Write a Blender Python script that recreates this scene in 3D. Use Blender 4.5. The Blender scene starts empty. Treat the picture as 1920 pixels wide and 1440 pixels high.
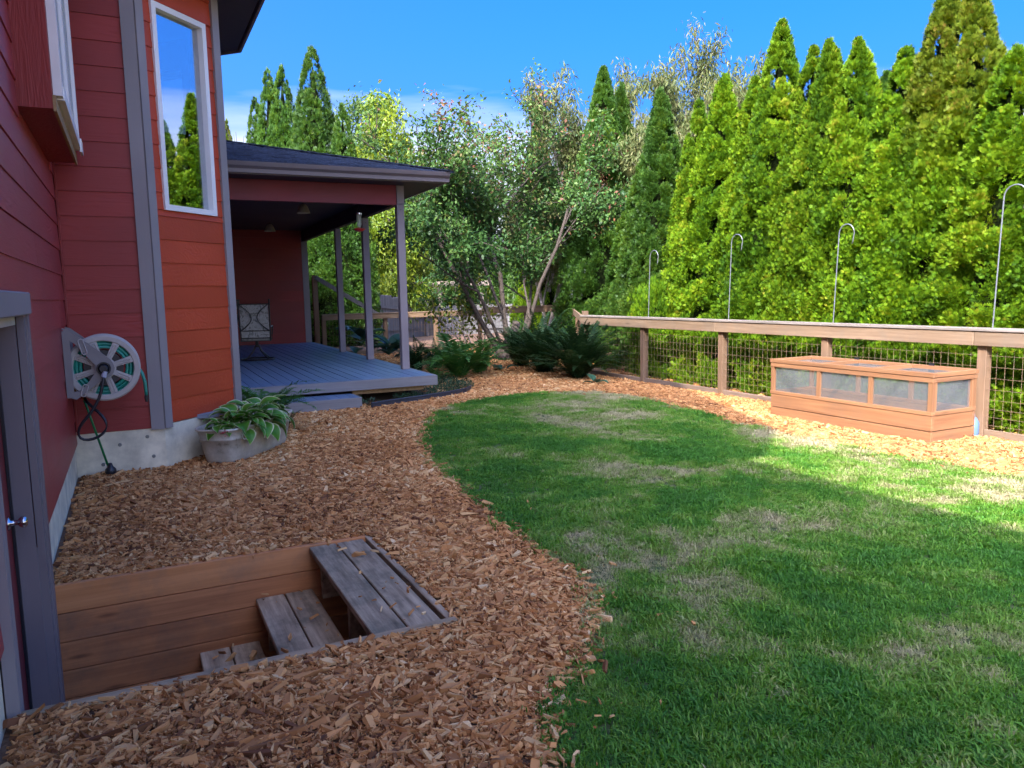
import bpy, bmesh, math, random
import numpy as np
from mathutils import Vector, Matrix, Euler, noise as mnoise

random.seed(7)
rng = np.random.default_rng(11)
S = bpy.context.scene
C = S.collection
R = math.radians
PI = math.pi

# ------------------------------------------------------------------ camera, sky, sun, exposure
YAW, PIT, ROL, FPX, EYE = R(26.2847), R(6.7977), R(-1.1627), 1436.9, 1.5
cf = Vector((math.sin(YAW) * math.cos(PIT), math.cos(YAW) * math.cos(PIT), -math.sin(PIT)))
cr = Vector((math.cos(YAW), -math.sin(YAW), 0))
cu = cr.cross(cf)
cr2 = cr * math.cos(ROL) + cu * math.sin(ROL)
cu2 = -cr * math.sin(ROL) + cu * math.cos(ROL)
cam_d = bpy.data.cameras.new('camera')
cam = bpy.data.objects.new('camera', cam_d)
C.objects.link(cam)
cam.matrix_world = Matrix(((cr2.x, cu2.x, -cf.x, 0), (cr2.y, cu2.y, -cf.y, 0), (cr2.z, cu2.z, -cf.z, EYE), (0, 0, 0, 1)))
cam_d.sensor_width = 36.0
cam_d.lens = 36.0 * FPX / 1920.0
cam_d.clip_start = 0.05
cam_d.clip_end = 600
S.camera = cam

SUN_ELEV = R(40.5)
SUN_HX, SUN_HY = 0.741, 0.671          # horizontal heading of the light
wd = bpy.data.worlds.new('World')
S.world = wd
wd.use_nodes = True
nt = wd.node_tree
nt.nodes.clear()
wo = nt.nodes.new('ShaderNodeOutputWorld')
bg = nt.nodes.new('ShaderNodeBackground')
sky = nt.nodes.new('ShaderNodeTexSky')
sky.sky_type = 'NISHITA'
sky.sun_disc = False
sky.sun_elevation = SUN_ELEV
sky.sun_rotation = math.atan2(-SUN_HX, -SUN_HY) % (2 * PI)
sky.air_density = 0.55
sky.dust_density = 10.0
sky.ozone_density = 8.0
hs = nt.nodes.new('ShaderNodeHueSaturation')
hs.inputs['Saturation'].default_value = 1.36
hs.inputs['Value'].default_value = 1.0
hs.inputs['Hue'].default_value = 0.507
tc = nt.nodes.new('ShaderNodeTexCoord')
sx = nt.nodes.new('ShaderNodeSeparateXYZ')
mp = nt.nodes.new('ShaderNodeMapping')
mp.inputs['Scale'].default_value = (1.3, 1.3, 9.0)
nz = nt.nodes.new('ShaderNodeTexNoise')
nz.inputs['Scale'].default_value = 2.3
nz.inputs['Detail'].default_value = 5
# low bank of thin white cloud all round the horizon
add = nt.nodes.new('ShaderNodeMath'); add.operation = 'MULTIPLY_ADD'
add.inputs[1].default_value = 0.12
mr = nt.nodes.new('ShaderNodeMapRange')
mr.inputs['From Min'].default_value = 0.295
mr.inputs['From Max'].default_value = 0.225
mr.inputs['To Min'].default_value = 0.0
mr.inputs['To Max'].default_value = 0.85
mx = nt.nodes.new('ShaderNodeMixRGB')
mx.inputs['Color2'].default_value = (1.75, 1.85, 2.05, 1)
nt.links.new(tc.outputs['Generated'], sx.inputs[0])
nt.links.new(tc.outputs['Generated'], mp.inputs['Vector'])
nt.links.new(mp.outputs[0], nz.inputs['Vector'])
nt.links.new(nz.outputs['Fac'], add.inputs[0])
nt.links.new(sx.outputs['Z'], add.inputs[2])
nt.links.new(add.outputs[0], mr.inputs['Value'])
nt.links.new(sky.outputs[0], hs.inputs['Color'])
nt.links.new(hs.outputs[0], mx.inputs['Color1'])
nt.links.new(mr.outputs[0], mx.inputs['Fac'])
nt.links.new(mx.outputs[0], bg.inputs['Color'])
bg.inputs['Strength'].default_value = 0.15
nt.links.new(bg.outputs[0], wo.inputs[0])

sun_d = bpy.data.lights.new('sun', 'SUN')
sun_d.energy = 2.0
sun_d.angle = R(0.5)
sun_d.color = (1.0, 0.93, 0.82)
sun = bpy.data.objects.new('sun', sun_d)
C.objects.link(sun)
ce = math.cos(SUN_ELEV)
sun.rotation_euler = Vector((SUN_HX * ce, SUN_HY * ce, -math.sin(SUN_ELEV))).to_track_quat('-Z', 'Y').to_euler()
sun.location = (-6, -6, 14)

S.view_settings.view_transform = 'Standard'
S.view_settings.look = 'None'
S.view_settings.exposure = 2.5
S.view_settings.gamma = 1.0
S.view_settings.use_curve_mapping = False
S.render.engine = 'CYCLES'
S.cycles.max_bounces = 8
S.cycles.diffuse_bounces = 4
S.cycles.transparent_max_bounces = 16
S.cycles.use_denoising = True

# ------------------------------------------------------------------ helpers: materials
def newmat(name):
    m = bpy.data.materials.new(name)
    m.use_nodes = True
    b = m.node_tree.nodes['Principled BSDF']
    return m, m.node_tree, b

def N(t, kind, **kw):
    n = t.nodes.new(kind)
    for k, v in kw.items():
        if k in n.inputs:
            n.inputs[k].default_value = v
        else:
            setattr(n, k, v)
    return n

def ramp(t, stops):
    n = t.nodes.new('ShaderNodeValToRGB')
    e = n.color_ramp.elements
    while len(e) < len(stops):
        e.new(0.5)
    for i, (p, c) in enumerate(stops):
        e[i].position = p
        e[i].color = (*c, 1) if len(c) == 3 else c
    return n

def coords(t, scale, seedy=True):
    """object coordinates, stretched, shifted per object"""
    tcn = N(t, 'ShaderNodeTexCoord')
    m = N(t, 'ShaderNodeMapping')
    m.inputs['Scale'].default_value = scale
    t.links.new(tcn.outputs['Object'], m.inputs['Vector'])
    if seedy:
        oi = N(t, 'ShaderNodeObjectInfo')
        mu = N(t, 'ShaderNodeMath', operation='MULTIPLY')
        mu.inputs[1].default_value = 61.7
        t.links.new(oi.outputs['Random'], mu.inputs[0])
        t.links.new(mu.outputs[0], m.inputs['Location'])
        return m.outputs[0], oi.outputs['Random']
    return m.outputs[0], None

AX = {'X': lambda a, b: (a, b, b), 'Y': lambda a, b: (b, a, b), 'Z': lambda a, b: (b, b, a)}

def wood(name, c1, c2, axis='Y', rough=0.75, knots=0.0, along=1.2, across=28.0, bump=0.25, dirt=None, dirt_amt=0.0, var=0.12):
    m, t, b = newmat(name)
    v, rnd = coords(t, AX[axis](along, across))
    n1 = N(t, 'ShaderNodeTexNoise', Scale=1.0, Detail=6.0, Roughness=0.62)
    t.links.new(v, n1.inputs['Vector'])
    r = ramp(t, [(0.3, c1), (0.72, c2)])
    t.links.new(n1.outputs['Fac'], r.inputs[0])
    col = r.outputs[0]
    # board to board tone
    mrn = N(t, 'ShaderNodeMapRange')
    mrn.inputs['To Min'].default_value = 1 - var
    mrn.inputs['To Max'].default_value = 1 + var
    t.links.new(rnd, mrn.inputs['Value'])
    h = N(t, 'ShaderNodeHueSaturation')
    t.links.new(mrn.outputs[0], h.inputs['Value'])
    t.links.new(col, h.inputs['Color'])
    col = h.outputs[0]
    v2, _ = coords(t, (2.2, 2.2, 2.2))
    n2 = N(t, 'ShaderNodeTexNoise', Scale=1.4, Detail=5.0, Roughness=0.7)
    t.links.new(v2, n2.inputs['Vector'])
    if dirt is not None:
        mrd = N(t, 'ShaderNodeMapRange')
        mrd.inputs['From Min'].default_value = 0.45
        mrd.inputs['From Max'].default_value = 0.7
        mrd.inputs['To Max'].default_value = dirt_amt
        t.links.new(n2.outputs['Fac'], mrd.inputs['Value'])
        x = N(t, 'ShaderNodeMixRGB')
        x.inputs['Color2'].default_value = (*dirt, 1)
        t.links.new(mrd.outputs[0], x.inputs['Fac'])
        t.links.new(col, x.inputs['Color1'])
        col = x.outputs[0]
    if knots > 0:
        v3, _ = coords(t, AX[axis](1.6, 7.0))
        vo = N(t, 'ShaderNodeTexVoronoi', Scale=1.0)
        t.links.new(v3, vo.inputs['Vector'])
        mk = N(t, 'ShaderNodeMapRange')
        mk.inputs['From Min'].default_value = 0.05
        mk.inputs['From Max'].default_value = 0.13
        mk.inputs['To Min'].default_value = knots
        mk.inputs['To Max'].default_value = 0.0
        t.links.new(vo.outputs['Distance'], mk.inputs['Value'])
        x = N(t, 'ShaderNodeMixRGB')
        x.inputs['Color2'].default_value = (c1[0] * .25, c1[1] * .22, c1[2] * .2, 1)
        t.links.new(mk.outputs[0], x.inputs['Fac'])
        t.links.new(col, x.inputs['Color1'])
        col = x.outputs[0]
    t.links.new(col, b.inputs['Base Color'])
    b.inputs['Roughness'].default_value = rough
    bp = N(t, 'ShaderNodeBump', Strength=bump, Distance=0.004)
    t.links.new(n1.outputs['Fac'], bp.inputs['Height'])
    t.links.new(bp.outputs[0], b.inputs['Normal'])
    return m

def paint(name, c, axis='Y', rough=0.5, bump=0.12, grain=True, var=0.05, wear=None, wear_amt=0.0, spec=0.3):
    """painted fibre-cement or timber: embossed grain, slight unevenness, dust"""
    m, t, b = newmat(name)
    v, rnd = coords(t, AX[axis](3.0, 34.0))
    n0 = N(t, 'ShaderNodeTexNoise', Scale=0.6, Detail=2.0)
    v0, _ = coords(t, (1.5, 1.5, 1.5))
    t.links.new(v0, n0.inputs['Vector'])
    w = N(t, 'ShaderNodeTexNoise', Scale=1.0, Detail=4.0, Roughness=0.55)
    try:
        w.inputs['Distortion'].default_value = 1.2
    except Exception:
        pass
    t.links.new(v, w.inputs['Vector'])
    mrn = N(t, 'ShaderNodeMapRange')
    mrn.inputs['From Min'].default_value = 0.3
    mrn.inputs['From Max'].default_value = 0.7
    mrn.inputs['To Min'].default_value = 0.86
    mrn.inputs['To Max'].default_value = 1.14
    t.links.new(n0.outputs['Fac'], mrn.inputs['Value'])
    mr2 = N(t, 'ShaderNodeMapRange')
    mr2.inputs['To Min'].default_value = 1 - var
    mr2.inputs['To Max'].default_value = 1 + var
    t.links.new(rnd, mr2.inputs['Value'])
    mm = N(t, 'ShaderNodeMath', operation='MULTIPLY')
    t.links.new(mrn.outputs[0], mm.inputs[0])
    t.links.new(mr2.outputs[0], mm.inputs[1])
    h = N(t, 'ShaderNodeHueSaturation')
    h.inputs['Color'].default_value = (*c, 1)
    t.links.new(mm.outputs[0], h.inputs['Value'])
    col = h.outputs[0]
    if wear is not None:
        nw = N(t, 'ShaderNodeTexNoise', Scale=9.0, Detail=8.0, Roughness=0.75)
        vw, _ = coords(t, AX[axis](0.6, 3.0))
        t.links.new(vw, nw.inputs['Vector'])
        mw = N(t, 'ShaderNodeMapRange')
        mw.inputs['From Min'].default_value = 0.56
        mw.inputs['From Max'].default_value = 0.72
        mw.inputs['To Max'].default_value = wear_amt
        t.links.new(nw.outputs['Fac'], mw.inputs['Value'])
        x = N(t, 'ShaderNodeMixRGB')
        x.inputs['Color2'].default_value = (*wear, 1)
        t.links.new(mw.outputs[0], x.inputs['Fac'])
        t.links.new(col, x.inputs['Color1'])
        col = x.outputs[0]
    b.inputs['Specular IOR Level'].default_value = spec
    t.links.new(col, b.inputs['Base Color'])
    mr3 = N(t, 'ShaderNodeMapRange')
    mr3.inputs['To Min'].default_value = rough - 0.1
    mr3.inputs['To Max'].default_value = rough + 0.12
    t.links.new(n0.outputs['Fac'], mr3.inputs['Value'])
    t.links.new(mr3.outputs[0], b.inputs['Roughness'])
    if grain:
        # cathedral figure pressed into the boards, in patches
        vg, _ = coords(t, AX[axis](1.1, 9.0))
        ng = N(t, 'ShaderNodeTexNoise', Scale=1.0, Detail=1.5)
        t.links.new(vg, ng.inputs['Vector'])
        mul = N(t, 'ShaderNodeMath', operation='MULTIPLY'); mul.inputs[1].default_value = 46.0
        sn = N(t, 'ShaderNodeMath', operation='SINE')
        t.links.new(ng.outputs['Fac'], mul.inputs[0]); t.links.new(mul.outputs[0], sn.inputs[0])
        pm = N(t, 'ShaderNodeMapRange')
        pm.inputs['From Min'].default_value = .5; pm.inputs['From Max'].default_value = .68
        t.links.new(n0.outputs['Fac'], pm.inputs['Value'])
        ml = N(t, 'ShaderNodeMath', operation='MULTIPLY')
        t.links.new(sn.outputs[0], ml.inputs[0]); t.links.new(pm.outputs[0], ml.inputs[1])
        ma = N(t, 'ShaderNodeMath', operation='MULTIPLY_ADD'); ma.inputs[1].default_value = .35
        t.links.new(ml.outputs[0], ma.inputs[0]); t.links.new(w.outputs['Fac'], ma.inputs[2])
        bp = N(t, 'ShaderNodeBump', Strength=bump * 2.4, Distance=0.006)
        t.links.new(ma.outputs[0], bp.inputs['Height'])
        t.links.new(bp.outputs[0], b.inputs['Normal'])
    return m

def plain(name, c, rough=0.6, metal=0.0, spec=0.5, noise=0.0, nscale=12.0, bump=0.0, c2=None):
    m, t, b = newmat(name)
    b.inputs['Base Color'].default_value = (*c, 1)
    b.inputs['Roughness'].default_value = rough
    b.inputs['Metallic'].default_value = metal
    b.inputs['Specular IOR Level'].default_value = spec
    if noise > 0 or c2 is not None:
        v, _ = coords(t, (1, 1, 1))
        n = N(t, 'ShaderNodeTexNoise', Scale=nscale, Detail=6.0, Roughness=0.65)
        t.links.new(v, n.inputs['Vector'])
        ca = tuple(x * (1 - noise) for x in c)
        cb = c2 if c2 is not None else tuple(x * (1 + noise) for x in c)
        r = ramp(t, [(0.34, ca), (0.66, cb)])
        t.links.new(n.outputs['Fac'], r.inputs[0])
        t.links.new(r.outputs[0], b.inputs['Base Color'])
        if bump > 0:
            bp = N(t, 'ShaderNodeBump', Strength=bump, Distance=0.01)
            t.links.new(n.outputs['Fac'], bp.inputs['Height'])
            t.links.new(bp.outputs[0], b.inputs['Normal'])
    return m

def leafmat(name, stops, trans=0.35, rough=0.5, attr='tint', atype='GEOMETRY', spec=0.35, tcol=1.35):
    """foliage: pigment from a per-leaf tint, part of the light passes through"""
    m, t, b = newmat(name)
    a = N(t, 'ShaderNodeAttribute', attribute_name=attr, attribute_type=atype)
    r = ramp(t, stops)
    t.links.new(a.outputs['Fac'], r.inputs[0])
    oi = N(t, 'ShaderNodeObjectInfo')
    mrn = N(t, 'ShaderNodeMapRange')
    mrn.inputs['To Min'].default_value = 0.85
    mrn.inputs['To Max'].default_value = 1.15
    t.links.new(oi.outputs['Random'], mrn.inputs['Value'])
    h = N(t, 'ShaderNodeHueSaturation')
    t.links.new(mrn.outputs[0], h.inputs['Value'])
    t.links.new(r.outputs[0], h.inputs['Color'])
    t.links.new(h.outputs[0], b.inputs['Base Color'])
    b.inputs['Roughness'].default_value = rough
    b.inputs['Specular IOR Level'].default_value = spec
    if trans > 0:
        tr = N(t, 'ShaderNodeBsdfTranslucent')
        hh = N(t, 'ShaderNodeHueSaturation', Value=tcol, Saturation=1.08, Hue=0.49)
        t.links.new(h.outputs[0], hh.inputs['Color'])
        t.links.new(hh.outputs[0], tr.inputs['Color'])
        mxs = N(t, 'ShaderNodeMixShader')
        mxs.inputs[0].default_value = trans
        t.links.new(b.outputs[0], mxs.inputs[1])
        t.links.new(tr.outputs[0], mxs.inputs[2])
        t.links.new(mxs.outputs[0], t.nodes['Material Output'].inputs['Surface'])
    return m

# ------------------------------------------------------------------ helpers: objects
def empty(name, loc=(0, 0, 0), rot=(0, 0, 0), label=None, cat=None, group=None):
    o = bpy.data.objects.new(name, None)
    C.objects.link(o)
    o.location = loc
    o.rotation_euler = rot
    o.empty_display_size = 0.1
    return tag(o, label, cat, group)

def tag(o, label=None, cat=None, group=None, kind=None):
    if label: o['label'] = label
    if cat: o['category'] = cat
    if group: o['group'] = group
    if kind: o['kind'] = kind
    return o

def link(name, me, mat=None, parent=None):
    o = bpy.data.objects.new(name, me)
    C.objects.link(o)
    if mat is not None and not me.materials:
        me.materials.append(mat)
    if parent is not None:
        o.parent = parent
    return o

def world_child(o, parent):
    """parent a mesh whose coordinates are world coordinates"""
    o.parent = parent
    if parent.type == 'EMPTY':
        pw = Matrix.Translation(parent.location) @ parent.rotation_euler.to_matrix().to_4x4()
    else:
        pw = Matrix.Identity(4)
    o.matrix_parent_inverse = pw.inverted()
    return o

class MB:
    def __init__(s):
        s.bm = bmesh.new()
    def box(s, x0, x1, y0, y1, z0, z1, bevel=0.0):
        b = s.bm
        vs = [b.verts.new((x, y, z)) for x in (x0, x1) for y in (y0, y1) for z in (z0, z1)]
        f = [(0, 1, 3, 2), (4, 6, 7, 5), (0, 4, 5, 1), (2, 3, 7, 6), (0, 2, 6, 4), (1, 5, 7, 3)]
        fs = [b.faces.new([vs[i] for i in q]) for q in f]
        if bevel > 0:
            es = list({e for q in fs for e in q.edges})
            bmesh.ops.bevel(b, geom=es, offset=bevel, segments=1, affect='EDGES', profile=0.5)
        return s
    def prism(s, poly, axis, a0, a1):
        """2D polygon extruded along an axis; poly in the two remaining axes"""
        b = s.bm
        def P(p, a):
            if axis == 'X': return (a, p[0], p[1])
            if axis == 'Y': return (p[0], a, p[1])
            return (p[0], p[1], a)
        v0 = [b.verts.new(P(p, a0)) for p in poly]
        v1 = [b.verts.new(P(p, a1)) for p in poly]
        n = len(poly)
        b.faces.new(v0); b.faces.new(v1[::-1])
        for i in range(n):
            b.faces.new([v0[i], v1[i], v1[(i + 1) % n], v0[(i + 1) % n]])
        return s
    def obar(s, p0, p1, w, h, up=(0, 0, 1)):
        """rectangular bar between two points"""
        p0, p1 = Vector(p0), Vector(p1)
        d = (p1 - p0).normalized()
        u = Vector(up)
        sd = d.cross(u)
        if sd.length < 1e-4:
            sd = d.cross(Vector((1, 0, 0)))
        sd.normalize()
        u = sd.cross(d).normalized()
        b = s.bm
        ring = [(-w / 2, -h / 2), (w / 2, -h / 2), (w / 2, h / 2), (-w / 2, h / 2)]
        a = [b.verts.new(p0 + sd * x + u * y) for x, y in ring]
        c = [b.verts.new(p1 + sd * x + u * y) for x, y in ring]
        b.faces.new(a); b.faces.new(c[::-1])
        for i in range(4):
            b.faces.new([a[i], c[i], c[(i + 1) % 4], a[(i + 1) % 4]])
        return s
    def tube(s, pts, r, seg=8, cap=True):
        pts = [Vector(p) for p in pts]
        rad = r if isinstance(r, (list, tuple)) else [r] * len(pts)
        b = s.bm
        rings = []
        ref = Vector((0.13, 0.29, 0.95)).normalized()
        for i, p in enumerate(pts):
            d = (pts[min(i + 1, len(pts) - 1)] - pts[max(i - 1, 0)])
            d = d.normalized() if d.length > 1e-9 else Vector((0, 0, 1))
            sd = d.cross(ref)
            if sd.length < 0.05:
                sd = d.cross(Vector((1, 0, 0)))
            sd.normalize()
            u = sd.cross(d)
            rings.append([b.verts.new(p + (sd * math.cos(2 * PI * k / seg) + u * math.sin(2 * PI * k / seg)) * rad[i]) for k in range(seg)])
        for a, c in zip(rings, rings[1:]):
            for k in range(seg):
                b.faces.new([a[k], a[(k + 1) % seg], c[(k + 1) % seg], c[k]])
        if cap and seg > 2:
            b.faces.new(rings[0][::-1]); b.faces.new(rings[-1])
        return s
    def lathe(s, prof, seg=20, axis='Z', origin=(0, 0, 0)):
        b = s.bm
        o = Vector(origin)
        rings = []
        for r, h in prof:
            rr = []
            for k in range(seg):
                a = 2 * PI * k / seg
                p = (r * math.cos(a), r * math.sin(a), h)
                if axis == 'Y': p = (p[0], p[2], p[1])
                if axis == 'X': p = (p[2], p[0], p[1])
                rr.append(b.verts.new(o + Vector(p)))
            rings.append(rr)
        for a, c in zip(rings, rings[1:]):
            for k in range(seg):
                b.faces.new([a[k], a[(k + 1) % seg], c[(k + 1) % seg], c[k]])
        if prof[0][0] > 1e-5: b.faces.new(rings[0][::-1])
        if prof[-1][0] > 1e-5: b.faces.new(rings[-1])
        return s
    def quad(s, *ps):
        s.bm.faces.new([s.bm.verts.new(p) for p in ps])
        return s
    def build(s, name, mat, parent=None, smooth=False, wchild=True):
        me = bpy.data.meshes.new(name)
        bmesh.ops.recalc_face_normals(s.bm, faces=s.bm.faces[:])
        s.bm.to_mesh(me)
        s.bm.free()
        if smooth:
            me.polygons.foreach_set('use_smooth', [True] * len(me.polygons))
        o = link(name, me, mat)
        if parent is not None:
            if wchild: world_child(o, parent)
            else: o.parent = parent
        return o

def npmesh(name, V, F, tint=None, mat=None, smooth=False):
    me = bpy.data.meshes.new(name)
    V = np.asarray(V, dtype=np.float32); F = np.asarray(F, dtype=np.int32)
    n, k = F.shape
    me.vertices.add(len(V)); me.vertices.foreach_set('co', V.ravel())
    me.loops.add(n * k); me.loops.foreach_set('vertex_index', F.ravel())
    me.polygons.add(n)
    me.polygons.foreach_set('loop_start', np.arange(0, n * k, k, dtype=np.int32))
    if smooth:
        me.polygons.foreach_set('use_smooth', np.ones(n, dtype=bool))
    if tint is not None:
        a = me.attributes.new('tint', 'FLOAT', 'POINT')
        a.data.foreach_set('value', np.asarray(tint, dtype=np.float32))
    me.update(calc_edges=True)
    if mat is not None:
        me.materials.append(mat)
    return me

def norm(a):
    return a / np.maximum(np.linalg.norm(a, axis=-1, keepdims=True), 1e-9)

def blades(P, D, Nn, L, W, tint, wide=0.55):
    """kite-shaped leaves: base P, direction D, leaf normal Nn, length L, width W"""
    D = norm(D); Sd = norm(np.cross(D, Nn)); Nn = np.cross(Sd, D)
    L = np.asarray(L)[:, None]; W = np.asarray(W)[:, None]
    v0 = P; v1 = P + D * L * wide + Sd * W / 2 + Nn * L * .05
    v2 = P + D * L; v3 = P + D * L * wide - Sd * W / 2 + Nn * L * .05
    V = np.stack([v0, v1, v2, v3], 1).reshape(-1, 3)
    F = np.arange(len(P) * 4).reshape(-1, 4)
    return V, F, np.repeat(tint, 4)

def joinVF(parts):
    Vs, Fs, Ts, o = [], [], [], 0
    for V, F, T in parts:
        Vs.append(V); Fs.append(F + o); Ts.append(T); o += len(V)
    return np.concatenate(Vs), np.concatenate(Fs), np.concatenate(Ts)

def copy_tree(o, parent=None):
    c = o.copy()
    C.objects.link(c)
    if parent is not None:
        c.parent = parent
    for ch in list(o.children):
        copy_tree(ch, c)
    return c

def rvec(n):
    return norm(rng.normal(size=(n, 3)))

# ------------------------------------------------------------------ materials
RED = (0.275, 0.036, 0.030)
M_red_y = paint('red_siding_paint_lengthwise', (0.315, 0.036, 0.037), 'Y', rough=0.44, bump=0.16, spec=0.6)  # side-wall copy of the red, raised to hold the wall's sheen
M_red_x = paint('red_siding_paint_crosswise', RED, 'X', rough=0.46, bump=0.16)
M_red_z = paint('red_siding_paint_upright', RED, 'Z', rough=0.5, bump=0.4)
M_red_a = paint('red_siding_paint_bay_warm_bounce', (0.42, 0.060, 0.023), 'X', rough=0.46, bump=0.16)  # same red paint with warm bounced light put into its colour
GREY = (0.25, 0.225, 0.225)
M_trim = paint('grey_trim_paint', GREY, 'Z', rough=0.5, bump=0.05, wear=(.3, .29, .3), wear_amt=.12)
M_trimx = paint('grey_trim_paint_level', GREY, 'X', rough=0.5, bump=0.05, wear=(.3, .29, .3), wear_amt=.1)
M_trimdk = paint('grey_door_jamb_paint', (0.18, 0.152, 0.155), 'Z', rough=0.45, bump=0.03, wear=(.45, .45, .46), wear_amt=.08)
M_conc = plain('foundation_concrete', (0.66, 0.60, 0.44), rough=0.9, noise=0.22, nscale=5.0, bump=0.25)
M_white = plain('white_vinyl', (0.78, 0.78, 0.76), rough=0.35, noise=0.04, nscale=4)
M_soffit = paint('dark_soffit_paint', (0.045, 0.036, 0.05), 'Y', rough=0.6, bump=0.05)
M_rawwood = wood('bare_timber', (0.28, 0.17, 0.07), (0.42, 0.28, 0.13), 'Y', rough=.8)
M_deck = wood('blue_grey_deck_stain_sky_sheen', (0.085, 0.155, 0.27), (0.15, 0.235, 0.37), 'Y', rough=0.42, bump=0.3, dirt=(0.20, 0.20, 0.21), dirt_amt=.25, var=.14)  # blue-grey boards, made bluer to hold the sky's reflection
M_deckx = wood('grey_deck_fascia_stain', (0.19, 0.185, 0.195), (0.26, 0.255, 0.265), 'X', rough=0.6, bump=0.2, dirt=(0.12, 0.12, 0.13), dirt_amt=.3)
M_post = paint('grey_post_paint', (0.25, 0.215, 0.225), 'Z', rough=0.55, bump=0.1)
M_shingle = plain('dark_asphalt_shingle', (0.030, 0.042, 0.075), rough=0.95, noise=0.5, nscale=30, bump=0.5)
M_gutter = plain('grey_gutter_metal', (0.135, 0.115, 0.125), rough=0.38, noise=0.06, nscale=3)
M_cedar_x = wood('orange_cedar_boards', (0.27, 0.095, 0.032), (0.50, 0.20, 0.072), 'X', knots=.75, dirt=(0.10, 0.075, 0.05), dirt_amt=.55)
M_cedar_y = wood('orange_cedar_frame', (0.19, 0.080, 0.032), (0.30, 0.145, 0.064), 'Y', knots=.35, dirt=(0.15, 0.095, 0.06), dirt_amt=.3)
M_cedar_yx = wood('orange_cedar_frame_cross', (0.18, 0.075, 0.03), (0.28, 0.135, 0.058), 'X', knots=.35, dirt=(0.15, 0.095, 0.06), dirt_amt=.3)
M_cedar_yz = wood('orange_cedar_frame_upright', (0.18, 0.075, 0.03), (0.28, 0.135, 0.058), 'Z', dirt=(0.15, 0.095, 0.06), dirt_amt=.3)
M_tread = wood('weathered_tread_boards', (0.19, 0.13, 0.075), (0.56, 0.43, 0.28), 'Y', knots=.5, along=2.5, bump=.7, dirt=(0.045, 0.055, 0.035), dirt_amt=.7, rough=.85)
M_curb = wood('weathered_curb_timber', (0.27, 0.18, 0.10), (0.48, 0.35, 0.21), 'X', bump=.6, dirt=(0.10, 0.10, 0.06), dirt_amt=.6, rough=.85)
M_fence_y = wood('weathered_fence_rail', (0.14, 0.085, 0.048), (0.25, 0.17, 0.105), 'Y', knots=.5, dirt=(0.15, 0.12, 0.09), dirt_amt=.5, bump=.4)
M_fence_x = wood('weathered_fence_rail_cross', (0.14, 0.085, 0.045), (0.24, 0.155, 0.095), 'X', knots=.5, dirt=(0.2, 0.16, 0.11), dirt_amt=.5, bump=.4)
M_fence_z = wood('brown_fence_post', (0.13, 0.075, 0.04), (0.22, 0.135, 0.08), 'Z', knots=.4, dirt=(0.14, 0.10, 0.07), dirt_amt=.5, bump=.4)
M_cap = wood('grey_fence_cap', (0.15, 0.12, 0.10), (0.27, 0.23, 0.20), 'Y', bump=.5, dirt=(0.11, 0.10, 0.08), dirt_amt=.5)
M_wire = plain('rusty_galvanised_wire', (0.26, 0.22, 0.18), rough=.55, metal=.4, noise=.4, nscale=20, c2=(0.30, 0.17, 0.09))
M_greyfence = wood('silvered_privacy_fence', (0.075, 0.07, 0.07), (0.16, 0.15, 0.145), 'Z', bump=.6, dirt=(0.08, 0.075, 0.07), dirt_amt=.5, var=.25)  # silvered boards, darkened to put their shade into the colour
M_pergola = wood('bleached_pergola_timber', (0.26, 0.20, 0.14), (0.40, 0.32, 0.24), 'X', bump=.4)
M_galv = None
M_hook = plain('galvanised_hook_rod', (0.24, 0.25, 0.265), rough=.4, metal=.6)
M_brass = plain('brass', (0.62, 0.40, 0.12), rough=.32, metal=.9)
M_chrome = plain('brushed_nickel', (0.62, 0.62, 0.64), rough=.16, metal=1.0)
M_reel = plain('taupe_reel_plastic', (0.40, 0.375, 0.345), rough=.42, noise=.08, nscale=6)
M_reel2 = plain('taupe_bracket_plastic', (0.19, 0.182, 0.182), rough=.42, noise=.08, nscale=6)
M_teal = plain('teal_hose_rubber', (0.02, 0.25, 0.18), rough=.38, noise=.12, nscale=10)
M_blackrub = plain('black_hose_rubber', (0.014, 0.015, 0.02), rough=.42)
M_green = plain('green_coated_steel', (0.01, 0.18, 0.055), rough=.3)
M_blackpl = plain('black_plastic', (0.015, 0.016, 0.02), rough=.4)
M_soil = plain('dark_potting_soil', (0.03, 0.022, 0.016), rough=.95, noise=.5, nscale=40, bump=.8)
M_bronze = plain('bronze_chair_metal', (0.06, 0.052, 0.042), rough=.45, metal=.5)
M_edge = plain('black_bed_edging', (0.035, 0.04, 0.055), rough=.45, noise=.2)
M_bark = plain('brown_bark', (0.05, 0.037, 0.028), rough=.9, noise=.45, nscale=22, bump=.8)
M_bark_pale = plain('pale_mottled_bark', (0.26, 0.22, 0.18), rough=.8, noise=.4, nscale=16, bump=.5)

# galvanised tub: grey zinc with blotches
def galv():
    m, t, b = newmat('dull_galvanised_zinc')
    v, _ = coords(t, (1, 1, 1), False)
    n = N(t, 'ShaderNodeTexNoise', Scale=7.0, Detail=6.0, Roughness=.7)
    t.links.new(v, n.inputs['Vector'])
    r = ramp(t, [(.28, (.15, .12, .085)), (.38, (.42, .39, .32)), (.62, (.58, .54, .45)), (.8, (.64, .61, .52))])
    t.links.new(n.outputs['Fac'], r.inputs[0])
    t.links.new(r.outputs[0], b.inputs['Base Color'])
    b.inputs['Metallic'].default_value = .25
    b.inputs['Roughness'].default_value = .6
    bp = N(t, 'ShaderNodeBump', Strength=.3, Distance=.02)
    t.links.new(n.outputs['Fac'], bp.inputs['Height'])
    t.links.new(bp.outputs[0], b.inputs['Normal'])
    return m
M_galv = galv()

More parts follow.
